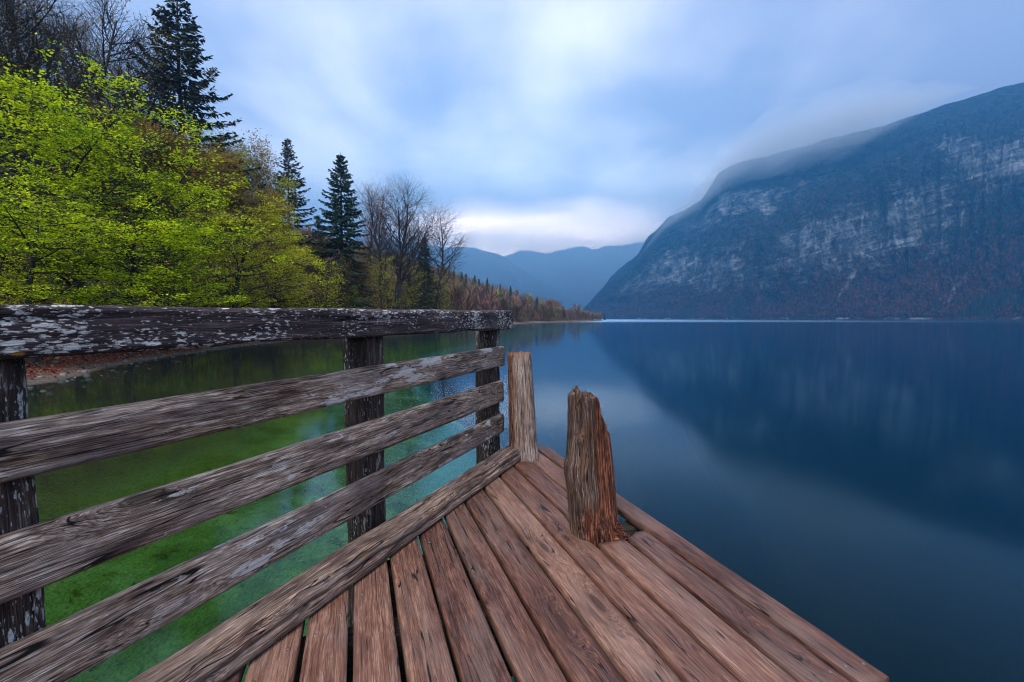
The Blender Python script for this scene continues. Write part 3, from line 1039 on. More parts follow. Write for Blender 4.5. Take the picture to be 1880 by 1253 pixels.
tag(link("lake", me), kind="structure")

# ------------------------------------------------------------------ mountains
def mountain_mat(name, rock, wood_lo, wood_hi, rock_amt, zmid=150.0, scree=True, scale=1.0, dark=None):
    mt, g, out = new_mat(name)
    geo = g.n("ShaderNodeNewGeometry")
    pos = geo.outputs['Position']
    px, py, pz = g.sep(pos)
    uv = g.n("ShaderNodeAttribute", attribute_name="st").outputs['Vector']
    s, t, rel = g.sep(uv)
    nz = g.sep(geo.outputs['Normal'])[2]
    big = g.noise(pos, 0.0045 * scale, 4, 0.55)
    mid = g.noise(pos, 0.020 * scale, 5, 0.62)
    fine = g.noise(pos, 0.12 * scale, 3, 0.65)
    # strata dip gently towards the valley mouth
    sv = g.v('ADD', g.v('MULTIPLY', pos, (0.006 * scale, 0.006 * scale, 0.0)), g.comb(0.0, 0.0, g.m('MULTIPLY', g.m('ADD', pz, g.m('MULTIPLY', px, -0.30)), 0.085 * scale)))
    strat = g.noise(sv, 1.0, 4, 0.6, 0.3)
    gul = g.noise(g.comb(g.m('MULTIPLY', s, 60.0), g.m('MULTIPLY', t, 6.0), 0.0), 1.0, 3, 0.6, 0.2)
    trees = g.vor(pos, 0.14 * scale)
    tr_c = g.sep(trees.outputs['Color'])[0]
    tr_d = trees.outputs['Distance']
    hi = g.smooth(g.m('ADD', pz, g.m('MULTIPLY', g.m('SUBTRACT', big, 0.5), 160)), zmid * 0.55, zmid * 1.5)
    wood = g.mix(hi, wood_lo, wood_hi)
    wood = g.mix(g.m('MULTIPLY', g.smooth(tr_d, 0.5, 0.0), 0.7), g.mix(0.72, wood, (0.0, 0.0, 0.0)), wood)
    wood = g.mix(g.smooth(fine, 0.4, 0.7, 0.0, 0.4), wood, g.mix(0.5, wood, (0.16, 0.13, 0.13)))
    dk = dark or (0.010, 0.026, 0.022)
    con = g.m('MULTIPLY', g.m('GREATER_THAN', tr_c, 0.78), g.smooth(mid, 0.42, 0.58))
    con = g.m('MAXIMUM', con, g.m('MULTIPLY', g.smooth(g.noise(pos, 0.013 * scale, 5, 0.7), 0.58, 0.66), g.m('GREATER_THAN', tr_c, 0.3)))
    con = g.m('MULTIPLY', con, g.smooth(pz, 260, 120))
    wood = g.mix(g.m('MULTIPLY', con, 0.85), wood, dk)
    rockc = g.ramp(g.m('ADD', g.m('MULTIPLY', strat, 0.6), g.m('MULTIPLY', fine, 0.45)), [(0.36, tuple(x * 0.16 for x in rock)), (0.50, tuple(x * 0.6 for x in rock)), (0.64, rock)])
    steep = g.smooth(nz, 0.85, 0.50)
    ledge = g.noise(g.v('MULTIPLY', sv, (2.5, 2.5, 2.2)), 1.0, 5, 0.7, 0.5)
    patch = g.noise(pos, 0.011 * scale, 6, 0.68, 0.3)
    p2 = g.noise(pos, 0.030 * scale, 6, 0.72, 0.6)
    rf = g.m('ADD', g.m('MULTIPLY', g.m('SUBTRACT', ledge, 0.5), 1.15), g.m('ADD', g.m('MULTIPLY', g.m('SUBTRACT', patch, 0.5), 0.9), g.m('MULTIPLY', g.m('SUBTRACT', p2, 0.5), 1.2)))
    rf = g.m('ADD', rf, g.m('MULTIPLY', rel, 0.50))
    rf = g.m('ADD', rf, g.m('MULTIPLY', hi, 0.04))
    rmask = g.smooth(rf, 0.20 - 0.3 * rock_amt, 0.62 - 0.3 * rock_amt)
    rockc = g.mix(g.smooth(p2, 0.40, 0.60), g.mix(0.6, rockc, (0.02, 0.022, 0.025)), rockc)
    col = g.mix(g.m('MULTIPLY', rmask, 0.9), wood, rockc)
    if scree:
        sc_n = g.noise(g.comb(g.m('MULTIPLY', g.m('ADD', s, g.m('MULTIPLY', t, -0.09)), 46.0), g.m('MULTIPLY', t, 1.3), 4.0), 1.0, 2, 0.5, 0.3)
        sf = g.m('MULTIPLY', g.smooth(sc_n, 0.655, 0.69), g.m('MULTIPLY', g.smooth(t, 0.34, 0.22), g.smooth(fine, 0.36, 0.52)))
        sf = g.m('MULTIPLY', sf, g.smooth(s, 0.55, 0.30))
        col = g.mix(g.m('MULTIPLY', sf, 0.9), col, tuple(min(0.6, x * 0.7) for x in rock))
        beach = g.m('MULTIPLY', g.smooth(pz, 2.6, 1.2), g.smooth(g.noise(g.v('MULTIPLY', pos, (0.02, 0.02, 0.0)), 1.0, 3, 0.6), 0.54, 0.60))
        col = g.mix(beach, col, (0.16, 0.15, 0.145))
    hgt = g.m('ADD', g.m('ADD', g.m('MULTIPLY', strat, g.m('MULTIPLY', rmask, 8.0)), g.m('MULTIPLY', g.m('SUBTRACT', 1.0, tr_d), g.m('MULTIPLY', g.m('SUBTRACT', 1.0, rmask), 5.0))), g.m('MULTIPLY', mid, 14.0))
    bmp = g.n("ShaderNodeBump", {'Strength': 0.8, 'Distance': 1.6, 'Height': hgt})
    bs = g.n("ShaderNodeBsdfPrincipled", {'Base Color': col, 'Roughness': 0.95, 'Normal': bmp, 'Specular IOR Level': 0.05})
    g.L.new(bs.outputs[0], out.inputs[0])
    return mt


def ridge_mountain(name, ridge, foot, ns, nt, mat, prof_pow=1.0, gully=25.0, cliff=0.0, back=0.5, seed=0, bulge=0.0, cliffs=None):
    """ridge: [(px, py, dist)], foot: [(px, dist)]: a slope that rises from a foot line at the water to a ridge line, then falls away behind"""
    rp = np.array([r[0] for r in ridge], float)
    s_px = np.linspace(rp[0], rp[-1], ns)
    ry = np.interp(s_px, rp, [r[1] for r in ridge])
    rd = np.interp(s_px, rp, [r[2] for r in ridge])
    fd = np.interp(s_px, [f[0] for f in foot], [f[1] for f in foot])
    a = (s_px - 940) / F_PX
    # fine raggedness of the skyline
    ry = ry + vnoise(s_px, s_px * 0, 26, seed + 1) * 5 + vnoise(s_px, s_px * 0, 8, seed + 2) * 2.4
    rz = CAM_H + rd * ((626.5 - ry) / F_PX * CP - SP) / (CP + (626.5 - ry) / F_PX * SP)
    tt = np.concatenate([np.linspace(0, 1, nt), 1 + np.linspace(0.06, 1, 12) * back])
    S, Tt = np.meshgrid(s_px, tt, indexing='ij')
    A = a[:, None]
    FD, RD, RZ = fd[:, None], rd[:, None], rz[:, None]
    D = FD + (RD - FD) * Tt
    up = np.clip(Tt, 0, 1)
    pr = up ** prof_pow
    rel = np.zeros_like(pr)
    if cliffs:
        # steep rock bands: the profile rises quickly across each band
        for (sp0, t0, sp1, t1, wdt, amp) in cliffs:
            sc = np.clip((S - sp0) / (sp1 - sp0), 0, 1)
            tc_ = t0 + (t1 - t0) * sc + vnoise(S, S * 0, 60, seed + 7) * 0.10 + vnoise(S, S * 0, 19, seed + 8) * 0.05
            inb = np.clip(1 - np.abs((S - (sp0 + sp1) / 2) / (abs(sp1 - sp0) / 2 + 1)) ** 4, 0, 1)
            st = 1 / (1 + np.exp(-(up - tc_) / wdt))
            st0 = 1 / (1 + np.exp(tc_ / wdt)); st1 = 1 / (1 + np.exp(-(1 - tc_) / wdt))
            pr = pr + amp * inb * ((st - st0) / (st1 - st0) - up) * np.sin(np.pi * up) ** 0.5
            rel = np.maximum(rel, inb * np.exp(-((up - tc_) / (wdt * 2.0)) ** 2))
    Z = WATER_Z - 2 + (RZ - WATER_Z + 2) * pr
    Z = np.where(Tt > 1, RZ - (Tt - 1) / back * (RZ + 40), Z)
    env = np.sin(np.pi * np.clip(up, 0, 1)) ** 0.7
    n1 = vnoise(S, Tt * 300, 70, seed + 3)
    n2 = 0.5 - np.abs(vnoise(S + n1 * 60, Tt * 60, 34, seed + 4)) * 2
    n3 = 0.5 - np.abs(vnoise(S + n1 * 30, Tt * 130, 13, seed + 5)) * 2
    n4 = vnoise(S, Tt * 420, 6, seed + 6)
    D = D - env * (n1 * gully * 2.2 + n2 * gully * 1.6 + n3 * gully * 0.8 + n4 * gully * 0.35) - bulge * env
    Z = Z + env * (n1 * gully * 0.5 + n3 * gully * 0.35 + n4 * gully * 0.3)
    Z = np.where(up <= 0, WATER_Z - 3, Z)
    V = np.stack([A * D, D, Z], axis=-1).reshape(-1, 3)
    n_t = len(tt)
    ids = np.arange(ns * n_t).reshape(ns, n_t)
    q = np.stack([ids[:-1, :-1], ids[1:, :-1], ids[1:, 1:], ids[:-1, 1:]], axis=-1).reshape(-1, 4)
    sn = (S - s_px[0]) / (s_px[-1] - s_px[0])
    st = np.stack([sn, np.clip(Tt, 0, 2), rel], axis=-1).reshape(-1, 3)
    me = mesh_np(name, V, [q], [mat], attrs={"st": st}, smooth=True)
    o = link("mountain", me)
    tag(o, kind="structure")
    return V, np.clip(Tt, 0, 2).ravel(), S.ravel()


big_mat = mountain_mat("mountain_right", (0.25, 0.27, 0.28), (0.062, 0.024, 0.016), (0.022, 0.042, 0.042), 0.0, zmid=130)
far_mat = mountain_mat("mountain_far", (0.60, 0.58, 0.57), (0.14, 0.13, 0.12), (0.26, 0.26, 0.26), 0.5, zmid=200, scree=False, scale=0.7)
MOUNT = ridge_mountain("mountain_right",
               [(1062, 575, 1720), (1075, 564, 1700), (1111, 523, 1690), (1140, 497, 1680), (1171, 467, 1670), (1182, 446, 1650), (1210, 420, 1620), (1235, 397, 1600), (1262, 380, 1570),
                (1283, 368, 1540), (1297, 346, 1500), (1313, 319, 1460), (1340, 303, 1400), (1400, 286, 1340), (1500, 259, 1260), (1600, 232, 1200), (1700, 198, 1150), (1760, 178, 1120),
                (1800, 166, 1100), (1840, 154, 1090), (1880, 144, 1080), (2000, 118, 1040), (2200, 70, 960), (2500, 30, 850), (2900, 60, 760)],
               [(1062, 1500), (1150, 1380), (1300, 1120), (1500, 860), (1700, 700), (1880, 600), (2200, 500), (2900, 380)],
               640, 300, big_mat, prof_pow=1.10, gully=22, seed=3,
               cliffs=[(1120, 0.54, 1400, 0.25, 0.045, 0.30), (1350, 0.25, 1810, 0.46, 0.04, 0.28), (1680, 0.58, 1960, 0.66, 0.03, 0.12), (1230, 0.72, 1480, 0.60, 0.05, 0.10)])
# a farther shoulder of the same range, seen past its left end
ridge_mountain("mountain_shoulder",
               [(1080, 570, 2000), (1120, 505, 2000), (1168, 468, 2000), (1188, 432, 1980), (1205, 418, 1960), (1225, 400, 1950), (1250, 388, 1940), (1290, 366, 1900), (1330, 350, 1850), (1500, 330, 1700)],
               [(1080, 1800), (1500, 1500)], 120, 80, big_mat, gully=18, seed=9)
# the ranges that close the valley
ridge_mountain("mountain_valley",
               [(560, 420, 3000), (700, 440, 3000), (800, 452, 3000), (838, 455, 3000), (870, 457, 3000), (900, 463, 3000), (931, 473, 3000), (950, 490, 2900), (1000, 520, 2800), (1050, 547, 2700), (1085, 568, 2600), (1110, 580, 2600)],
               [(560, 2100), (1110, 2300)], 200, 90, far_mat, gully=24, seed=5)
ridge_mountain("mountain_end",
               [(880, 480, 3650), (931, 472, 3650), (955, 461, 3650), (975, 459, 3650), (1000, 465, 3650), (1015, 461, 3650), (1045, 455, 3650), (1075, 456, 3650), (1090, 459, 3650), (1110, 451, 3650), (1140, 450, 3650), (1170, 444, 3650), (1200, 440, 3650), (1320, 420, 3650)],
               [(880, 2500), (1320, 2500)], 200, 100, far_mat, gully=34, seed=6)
# wooded height behind the trees on the left
ridge_mountain("mountain_left",
               [(-900, 40, 620), (-400, 20, 700), (-120, 40, 800), (0, 78, 900), (60, 130, 960), (140, 230, 1040), (240, 320, 1150), (400, 410, 1350), (600, 470, 1700), (800, 500, 2000), (900, 530, 2100)],
               [(-900, 330), (-120, 430), (200, 560), (600, 900), (900, 1200)], 260, 90,
               mountain_mat("mountain_left", (0.40, 0.39, 0.38), (0.045, 0.035, 0.030), (0.06, 0.06, 0.065), 0.3, zmid=150), gully=16, seed=8)

# ------------------------------------------------------------------ haze
HAZE_TOP = 700.0
mt, g, out = new_mat("haze_air")
pvn = g.n("ShaderNodeVolumePrincipled", {'Color': (0.13, 0.53, 1.0, 1), 'Density': 0.00050, 'Anisotropy': 0.72})
g.L.new(pvn.outputs[0], out.inputs[1])
x0, x1, y0, y1, z0, z1 = -3000, 4000, -800, 4150, -40, HAZE_TOP
me = mesh_np("haze", [(x0, y0, z0), (x1, y0, z0), (x1, y1, z0), (x0, y1, z0), (x0, y0, z1), (x1, y0, z1), (x1, y1, z1), (x0, y1, z1)],
             [[(0, 3, 2, 1), (4, 5, 6, 7), (0, 1, 5, 4), (1, 2, 6, 5), (2, 3, 7, 6), (3, 0, 4, 7)]], [mt])
tag(link("haze", me), kind="stuff")

# paler, damper air filling the head of the valley
mt, g, out = new_mat("valley_air")
pvn = g.n("ShaderNodeVolumePrincipled", {'Color': (0.74, 0.88, 1.0, 1), 'Density': 0.0009, 'Anisotropy': 0.0})
g.L.new(pvn.outputs[0], out.inputs[1])
x0, x1, y0, y1, z0, z1 = -2600, 2400, 2060, 4120, -36, 640
me = mesh_np("haze_and_cloud", [(x0, y0, z0), (x1, y0, z0), (x1, y1, z0), (x0, y1, z0), (x0, y0, z1), (x1, y0, z1), (x1, y1, z1), (x0, y1, z1)],
             [[(0, 3, 2, 1), (4, 5, 6, 7), (0, 1, 5, 4), (1, 2, 6, 5), (2, 3, 7, 6), (3, 0, 4, 7)]], [mt])
tag(link("haze_and_cloud", me), kind="stuff")

# the foot of the cloud deck lying on the crest of the right-hand mountain
mt, g, out = new_mat("cloud_air")
pvn = g.n("ShaderNodeVolumePrincipled", {'Color': (0.90, 0.95, 1.0, 1), 'Density': 0.0021, 'Anisotropy': 0.0})
g.L.new(pvn.outputs[0], out.inputs[1])
CREST = [(1150, 470, 1660), (1200, 405, 1560), (1262, 352, 1480), (1310, 300, 1400), (1345, 276, 1340), (1420, 256, 1270), (1500, 232, 1200), (1600, 205, 1140), (1680, 182, 1100), (1740, 172, 1080)]
for shell, rpx in enumerate((56, 48, 40, 32, 25, 18, 12)):
    V, Q = [], []
    nst, k = 60, 20
    for i in range(nst):
        f = i / (nst - 1)
        px = CREST[0][0] + (CREST[-1][0] - CREST[0][0]) * f
        py = float(np.interp(px, [c[0] for c in CREST], [c[1] for c in CREST]))
        dd = float(np.interp(px, [c[0] for c in CREST], [c[2] for c in CREST]))
        ctr = at_y(px, py + 22, dd) + Vector((0, -90, 0))
        r = rpx / F_PX * dd * (math.sin(math.pi * min(1, max(0, f))) ** 1.3 + 0.01) * (1 + 0.22 * mnoise.noise(Vector((f * 9, shell * 3.0, 0))))
        for j in range(k):
            an = 2 * math.pi * j / k
            q = 1 + 0.30 * mnoise.noise(Vector((f * 14, math.cos(an) * 1.3, math.sin(an) * 1.3 + shell)))
            V.append((ctr.x, ctr.y + 1.6 * r * math.cos(an) * q, ctr.z + r * math.sin(an) * q))
    for i in range(nst - 1):
        for j in range(k):
            j2 = (j + 1) % k
            Q.append((i * k + j, i * k + j2, (i + 1) * k + j2, (i + 1) * k + j))
    me = mesh_np("haze_and_cloud", V, [Q, [tuple(range(k))[::-1]], [tuple((nst - 1) * k + j for j in range(k))]], [mt], smooth=True)
    tag(link("haze_and_cloud", me), kind="stuff")

# ------------------------------------------------------------------ tree materials
def leaf_mat(name, cols, trans=0.45, rough=0.6):
    mt, g, out = new_mat(name)
    geo = g.n("ShaderNodeNewGeometry")
    isl = geo.outputs['Random Per Island']
    info = g.n("ShaderNodeObjectInfo").outputs['Random']
    cl = g.noise(geo.outputs['Position'], 0.45, 2, 0.5)
    f = g.m('ADD', g.m('MULTIPLY', isl, 0.55), g.m('ADD', g.m('MULTIPLY', cl, 0.55), g.m('MULTIPLY', g.m('SUBTRACT', info, 0.5), 0.12)))
    col = g.ramp(f, [(0.28, cols[0]), (0.52, cols[1]), (0.80, cols[2])])
    d = g.n("ShaderNodeBsdfPrincipled", {'Base Color': col, 'Roughness': rough, 'Specular IOR Level': 0.2})
    t = g.n("ShaderNodeBsdfTranslucent", {'Color': col})
    ms = g.n("ShaderNodeMixShader", {0: trans, 1: d, 2: t})
    g.L.new(ms.outputs[0], out.inputs[0])
    return mt


def bark_mat(name, a, b, c):
    mt, g, out = new_mat(name)
    pos = g.n("ShaderNodeTexCoord").outputs['Object']
    n1 = g.noise(g.v('MULTIPLY', pos, (9, 9, 2.0)), 1.0, 5, 0.65)
    n2 = g.noise(pos, 1.4, 3, 0.6)
    col = g.ramp(g.m('ADD', g.m('MULTIPLY', n1, 0.6), g.m('MULTIPLY', n2, 0.45)), [(0.36, a), (0.52, b), (0.70, c)])
    bmp = g.n("ShaderNodeBump", {'Strength': 0.7, 'Distance': 0.03, 'Height': n1})
    bs = g.n("ShaderNodeBsdfPrincipled", {'Base Color': col, 'Roughness': 0.9, 'Normal': bmp, 'Specular IOR Level': 0.15})
    g.L.new(bs.outputs[0], out.inputs[0])
    return mt


leaf_green = leaf_mat("fresh_leaves", [(0.15, 0.27, 0.002), (0.46, 0.60, 0.003), (0.80, 0.84, 0.01)])
leaf_yellow = leaf_mat("yellow_green_leaves", [(0.26, 0.31, 0.003), (0.56, 0.58, 0.006), (0.80, 0.74, 0.03)])
leaf_bud = leaf_mat("budding_leaves", [(0.15, 0.12, 0.012), (0.30, 0.21, 0.030), (0.42, 0.26, 0.07)])
needle_dark = leaf_mat("spruce_needles", [(0.012, 0.022, 0.012), (0.024, 0.046, 0.022), (0.050, 0.080, 0.034)], 0.1)
needle_brown = leaf_mat("sparse_spruce_needles", [(0.016, 0.018, 0.010), (0.036, 0.044, 0.020), (0.080, 0.072, 0.034)], 0.1)
bark_dark = bark_mat("dark_bark", (0.012, 0.009, 0.008), (0.040, 0.030, 0.026), (0.10, 0.085, 0.075))
bark_grey = bark_mat("grey_bark", (0.020, 0.016, 0.014), (0.070, 0.056, 0.050), (0.16, 0.14, 0.125))
bark_red = bark_mat("reddish_bark", (0.035, 0.018, 0.013), (0.085, 0.048, 0.036), (0.16, 0.10, 0.08))
twig_brown = bark_mat("brown_twigs", (0.05, 0.033, 0.022), (0.11, 0.075, 0.052), (0.19, 0.14, 0.10))
twig_red = bark_mat("reddish_twigs", (0.09, 0.042, 0.028), (0.18, 0.095, 0.066), (0.28, 0.17, 0.13))


# ------------------------------------------------------------------ tree geometry
def tubes(segs, k):
    """segs (n,8): p0 p1 r0 r1 -> vertices and quads of open k-sided tubes"""
    segs = np.asarray(segs, dtype=float)
    p0, p1, r0, r1 = segs[:, 0:3], segs[:, 3:6], segs[:, 6], segs[:, 7]
    d = p1 - p0
    d /= np.maximum(np.linalg.norm(d, axis=1, keepdims=True), 1e-9)
    ref = np.where(np.abs(d[:, 2:3]) < 0.9, np.array([[0, 0, 1.0]]), np.array([[1.0, 0, 0]]))
    a = np.cross(d, ref); a /= np.linalg.norm(a, axis=1, keepdims=True)
    b = np.cross(d, a)
    n = len(segs)
    V = np.empty((n, 2, k, 3))
    p1x = p1 + d * (r1 * 0.6)[:, None]
    for j in range(k):
        an = 2 * np.pi * j / k
        off = a * math.cos(an) + b * math.sin(an)
        V[:, 0, j] = p0 + off * r0[:, None]
        V[:, 1, j] = p1x + off * r1[:, None]
    base = (np.arange(n) * 2 * k)[:, None]
    Q = []
    for j in range(k):
        j2 = (j + 1) % k
        Q.append(np.concatenate([base + j, base + j2, base + k + j2, base + k + j], axis=1))
    return V.reshape(-1, 3), np.concatenate(Q)


def leaves(P, Dr, size, rng, flat=0.7, aspect=0.62):
    """diamond leaves at P, pointing along Dr with scatter, lying roughly flat"""
    n = len(P)
    d = Dr + rng.normal(0, 0.7, (n, 3)); d[:, 2] *= 0.6
    d /= np.linalg.norm(d, axis=1, keepdims=True)
    nrm = rng.normal(0, 1, (n, 3)) * (1 - flat) + np.array([0, 0, 1.0]) * flat
    s = np.cross(d, nrm); s /= np.maximum(np.linalg.norm(s, axis=1, keepdims=True), 1e-9)
    L = (size * rng.uniform(0.6, 1.3, n))[:, None]
    a = P; b = P + d * L * 0.55 + s * L * aspect * 0.5; c = P + d * L; e = P + d * L * 0.55 - s * L * aspect * 0.5
    V = np.stack([a, b, c, e], axis=1).reshape(-1, 3)
    Q = np.arange(4 * n).reshape(n, 4)
    return V, Q


def grow(rng, cfg):
    """returns segments per level and twig stations [(p, d)] for leaves"""
    segs = [[] for _ in cfg]
    tips = []
    rnd = rng

    def branch(p, d, L, r, lv):
        c = cfg[lv]
        n = max(2, int(round(L / c['seg'])))
        sl = L / n
        last = lv == len(cfg) - 1
        ang0 = rnd.uniform(0, 6.283)
        nb = 0.0
        for i in range(n):
            f0, f1 = i / n, (i + 1) / n
            d = (d + Vector((rnd.gauss(0, 1), rnd.gauss(0, 1), rnd.gauss(0, 1))) * c['wob'] + Vector((0, 0, c['up']))).normalized()
            p1 = p + d * sl
            ra = r * (1 - f0 * (1 - c['tip'])); rb = r * (1 - f1 * (1 - c['tip']))
            segs[lv].append((p.x, p.y, p.z, p1.x, p1.y, p1.z, ra, rb))
            if last or c.get('leafy'):
                tips.append((p1.copy(), d.copy()))
            if not last and f1 > c['from']:
                nb += c['n'] / (n * (1 - c['from']))
                while nb >= 1:
                    nb -= 1
                    ang0 += 2.4 + rnd.uniform(-0.5, 0.5)
                    t = rnd.random()
                    q = p.lerp(p1, t)
                    cc = cfg[lv + 1]
                    a = cc['ang'] * rnd.uniform(0.75, 1.25)
                    ref = Vector((0, 0, 1)) if abs(d.z) < 0.95 else Vector((1, 0, 0))
                    s1 = d.cross(ref).normalized(); s2 = d.cross(s1)
                    side = s1 * math.cos(ang0) + s2 * math.sin(ang0)
                    if cc.get('flat'):
                        side = s1 * (1 if int(ang0 * 10) % 2 else -1) + s2 * rnd.gauss(0, 0.25)
                        side.normalize()
                    nd = d * math.cos(a) + side * math.sin(a)
                    if cc.get('flat'):
                        nd.z *= 1 - cc['flat']
                    nd.normalize()
                    fm = f0 + (f1 - f0) * t
                    shape = c['shape'](fm) if 'shape' in c else 1 - 0.6 * fm
                    LL = cc['len'] * shape * rnd.uniform(0.7, 1.2)
                    if LL > cc['seg'] * 0.8:
                        branch(q, nd, LL, min((ra + (rb - ra) * t) * 0.7, cc['r'] * (0.5 + 0.5 * shape)), lv + 1)
            p = p1

    for st in cfg[0].get('stems', [((0, 0, 0), (0, 0, 1), 1.0)]):
        branch(Vector(st[0]), Vector(st[1]).normalized(), cfg[0]['len'] * st[2], cfg[0]['r'] * st[2], 0)
    return segs, tips


def make_tree_meshes(name, cfg, seed, bark, twig, leaf=None, per=0, lsize=0.1, spread=0.1, flat=0.7, split=2, sides=(8, 5, 3, 3), leaf_keep=None):
    rnd = random.Random(seed)
    rng = np.random.default_rng(seed)
    segs, tips = grow(rnd, cfg)
    Vs, Qs, n = [], [], 0
    for lv in range(split):
        if segs[lv]:
            V, Q = tubes(segs[lv], sides[lv]); Vs.append(V); Qs.append(Q + n); n += len(V)
    trunk = mesh_np(name + "_trunk", np.concatenate(Vs), [np.concatenate(Qs)], [bark], smooth=True)
    Vs, Qs, M, n = [], [], [], 0
    for lv in range(split, len(cfg)):
        if segs[lv]:
            V, Q = tubes(segs[lv], sides[lv]); Vs.append(V); Qs.append(Q + n); n += len(V); M.append(np.zeros(len(Q), int))
    if leaf and per > 0:
        tp = np.array([t[0][:] for t in tips]); td = np.array([t[1][:] for t in tips])
        if leaf_keep is not None:
            keep = leaf_keep(tp, rng); tp, td = tp[keep], td[keep]
        idx = np.repeat(np.arange(len(tp)), int(per)) if per >= 1 else np.nonzero(rng.random(len(tp)) < per)[0]
        P = tp[idx] + rng.normal(0, spread, (len(idx), 3)) * np.array([1, 1, 0.45])
        V, Q = leaves(P, td[idx], lsize, rng, flat)
        Vs.append(V); Qs.append(Q + n); n += len(V); M.append(np.ones(len(Q), int))
    crown = mesh_np(name + "_crown", np.concatenate(Vs), [np.concatenate(Qs)], [twig] + ([leaf] if leaf else []), np.concatenate(M))
    ht = max(v.co.z for v in trunk.vertices)
    ht = max(ht, float(np.concatenate(Vs)[:, 2].max()))
    return trunk, crown, ht


def spruce_meshes(name, seed, H=20.0, rad=3.2, dens=1.0, start=0.08, droop=0.45, leaf=None, bark=None, gappy=0.0, tuft=1.0):
    rnd = random.Random(seed)
    rng = np.random.default_rng(seed)
    tr = []
    n = 24
    px, py = 0.0, 0.0
    pts = []
    for i in range(n + 1):
        f = i / n
        pts.append((px, py, H * f))
        px += rnd.gauss(0, 0.02); py += rnd.gauss(0, 0.02)
    for i in range(n):
        r0 = 0.26 * (1 - i / n) ** 0.9 * H / 20 + 0.012; r1 = 0.26 * (1 - (i + 1) / n) ** 0.9 * H / 20 + 0.012
        tr.append((*pts[i], *pts[i + 1], r0, r1))
    bs, LP, LD, LS = [], [], [], []
    z = H * start
    while z < H * 0.985:
        f = z / H
        whorl = rnd.randint(5, 7)
        a0 = rnd.uniform(0, 6.28)
        Lmax = rad * (1 - f) ** 0.85 * (0.55 + 0.45 * min(1, (f - start) / 0.12 + 0.25)) + 0.18
        for j in range(whorl):
            if rnd.random() < gappy: continue
            a = a0 + j * 6.283 / whorl + rnd.uniform(-0.3, 0.3)
            L = Lmax * rnd.uniform(0.62, 1.12)
            up0 = 0.55 * f + 0.05 + rnd.uniform(-0.1, 0.1) - droop * (1 - f)
            m = max(3, int(L / 0.28))
            x0 = np.interp(z, [q[2] for q in pts], [q[0] for q in pts]); y0 = np.interp(z, [q[2] for q in pts], [q[1] for q in pts])
            p = np.array([x0, y0, z + rnd.uniform(-0.12, 0.12)])
            for i in range(m):
                g_ = i / m
                el = up0 - 0.35 * math.sin(g_ * 2.6) * droop + 0.55 * g_ ** 2
                d = np.array([math.cos(a) * math.cos(el), math.sin(a) * math.cos(el), math.sin(el)])
                q = p + d * (L / m)
                bs.append((*p, *q, 0.03 * (1 - g_) * (1 - 0.6 * f) + 0.006, 0.03 * (1 - (i + 1) / m) * (1 - 0.6 * f) + 0.005))
                if g_ > 0.12 or L < 1:
                    k = max(1, int(round(4 * dens)))
                    wid = 0.62 * (1 - 0.65 * g_) * min(1, L / 1.8) + 0.09
                    for _ in range(k):
                        t = rnd.random()
                        side = rnd.choice((-1, 1))
                        perp = np.array([-math.sin(a), math.cos(a), 0]) * side
                        LP.append(p + (q - p) * t + perp * 0.02)
                        LD.append(d * 0.55 + perp * rnd.uniform(0.3, 1.0) + np.array([0, 0, -rnd.uniform(0.15, 0.75) * tuft]))
                        LS.append(wid * rnd.uniform(0.7, 1.35))
                p = q
        z += (0.34 + 0.30 * (1 - f)) * H / 20 * rnd.uniform(0.8, 1.2)
    LP, LD, LS = np.array(LP), np.array(LD), np.array(LS)
    LD /= np.linalg.norm(LD, axis=1, keepdims=True)
    nn = len(LP)
    s = np.cross(LD, np.array([0, 0, 1.0]) * 0.7 + rng.normal(0, 0.6, (nn, 3))); s /= np.linalg.norm(s, axis=1, keepdims=True)
    w = (0.055 + 0.10 * rng.random(nn))[:, None] * 0.8
    L = LS[:, None]
    V = np.stack([LP, LP + LD * L * 0.45 + s * w, LP + LD * L, LP + LD * L * 0.45 - s * w], axis=1).reshape(-1, 3)
    Q = np.arange(4 * nn).reshape(nn, 4)
    Vt, Qt = tubes(tr, 8)
    trunk = mesh_np(name + "_trunk", Vt, [Qt], [bark], smooth=True)
    Vb, Qb = tubes(bs, 3)
    crown = mesh_np(name + "_crown", np.concatenate([Vb, V]), [np.concatenate([Qb, Q + len(Vb)])], [bark, leaf], np.concatenate([np.zeros(len(Qb), int), np.ones(len(Q), int)]))
    return trunk, crown, H


def place_tree(name, meshes, px, y, ytop, label, cat="tree", group=None, rot=0.0, widen=1.0, sink=0.1, lean=(0, 0)):
    x = at_y(px, 584, y).x
    zb = float(ground(np.array([x]), np.array([y]))[0][0]) - sink
    top = at_y(px, ytop, y).z
    s = (top - zb) / meshes[2]
    o = bpy.data.objects.new(name, None)
    COL.objects.link(o)
    o.location = (x, y, zb)
    o.scale = (s * widen, s * widen, s)
    o.rotation_euler = (lean[0], lean[1], rot)
    tag(o, label, cat, group)
    link("trunk", meshes[0], o)
    link("crown", meshes[1], o)
    return o


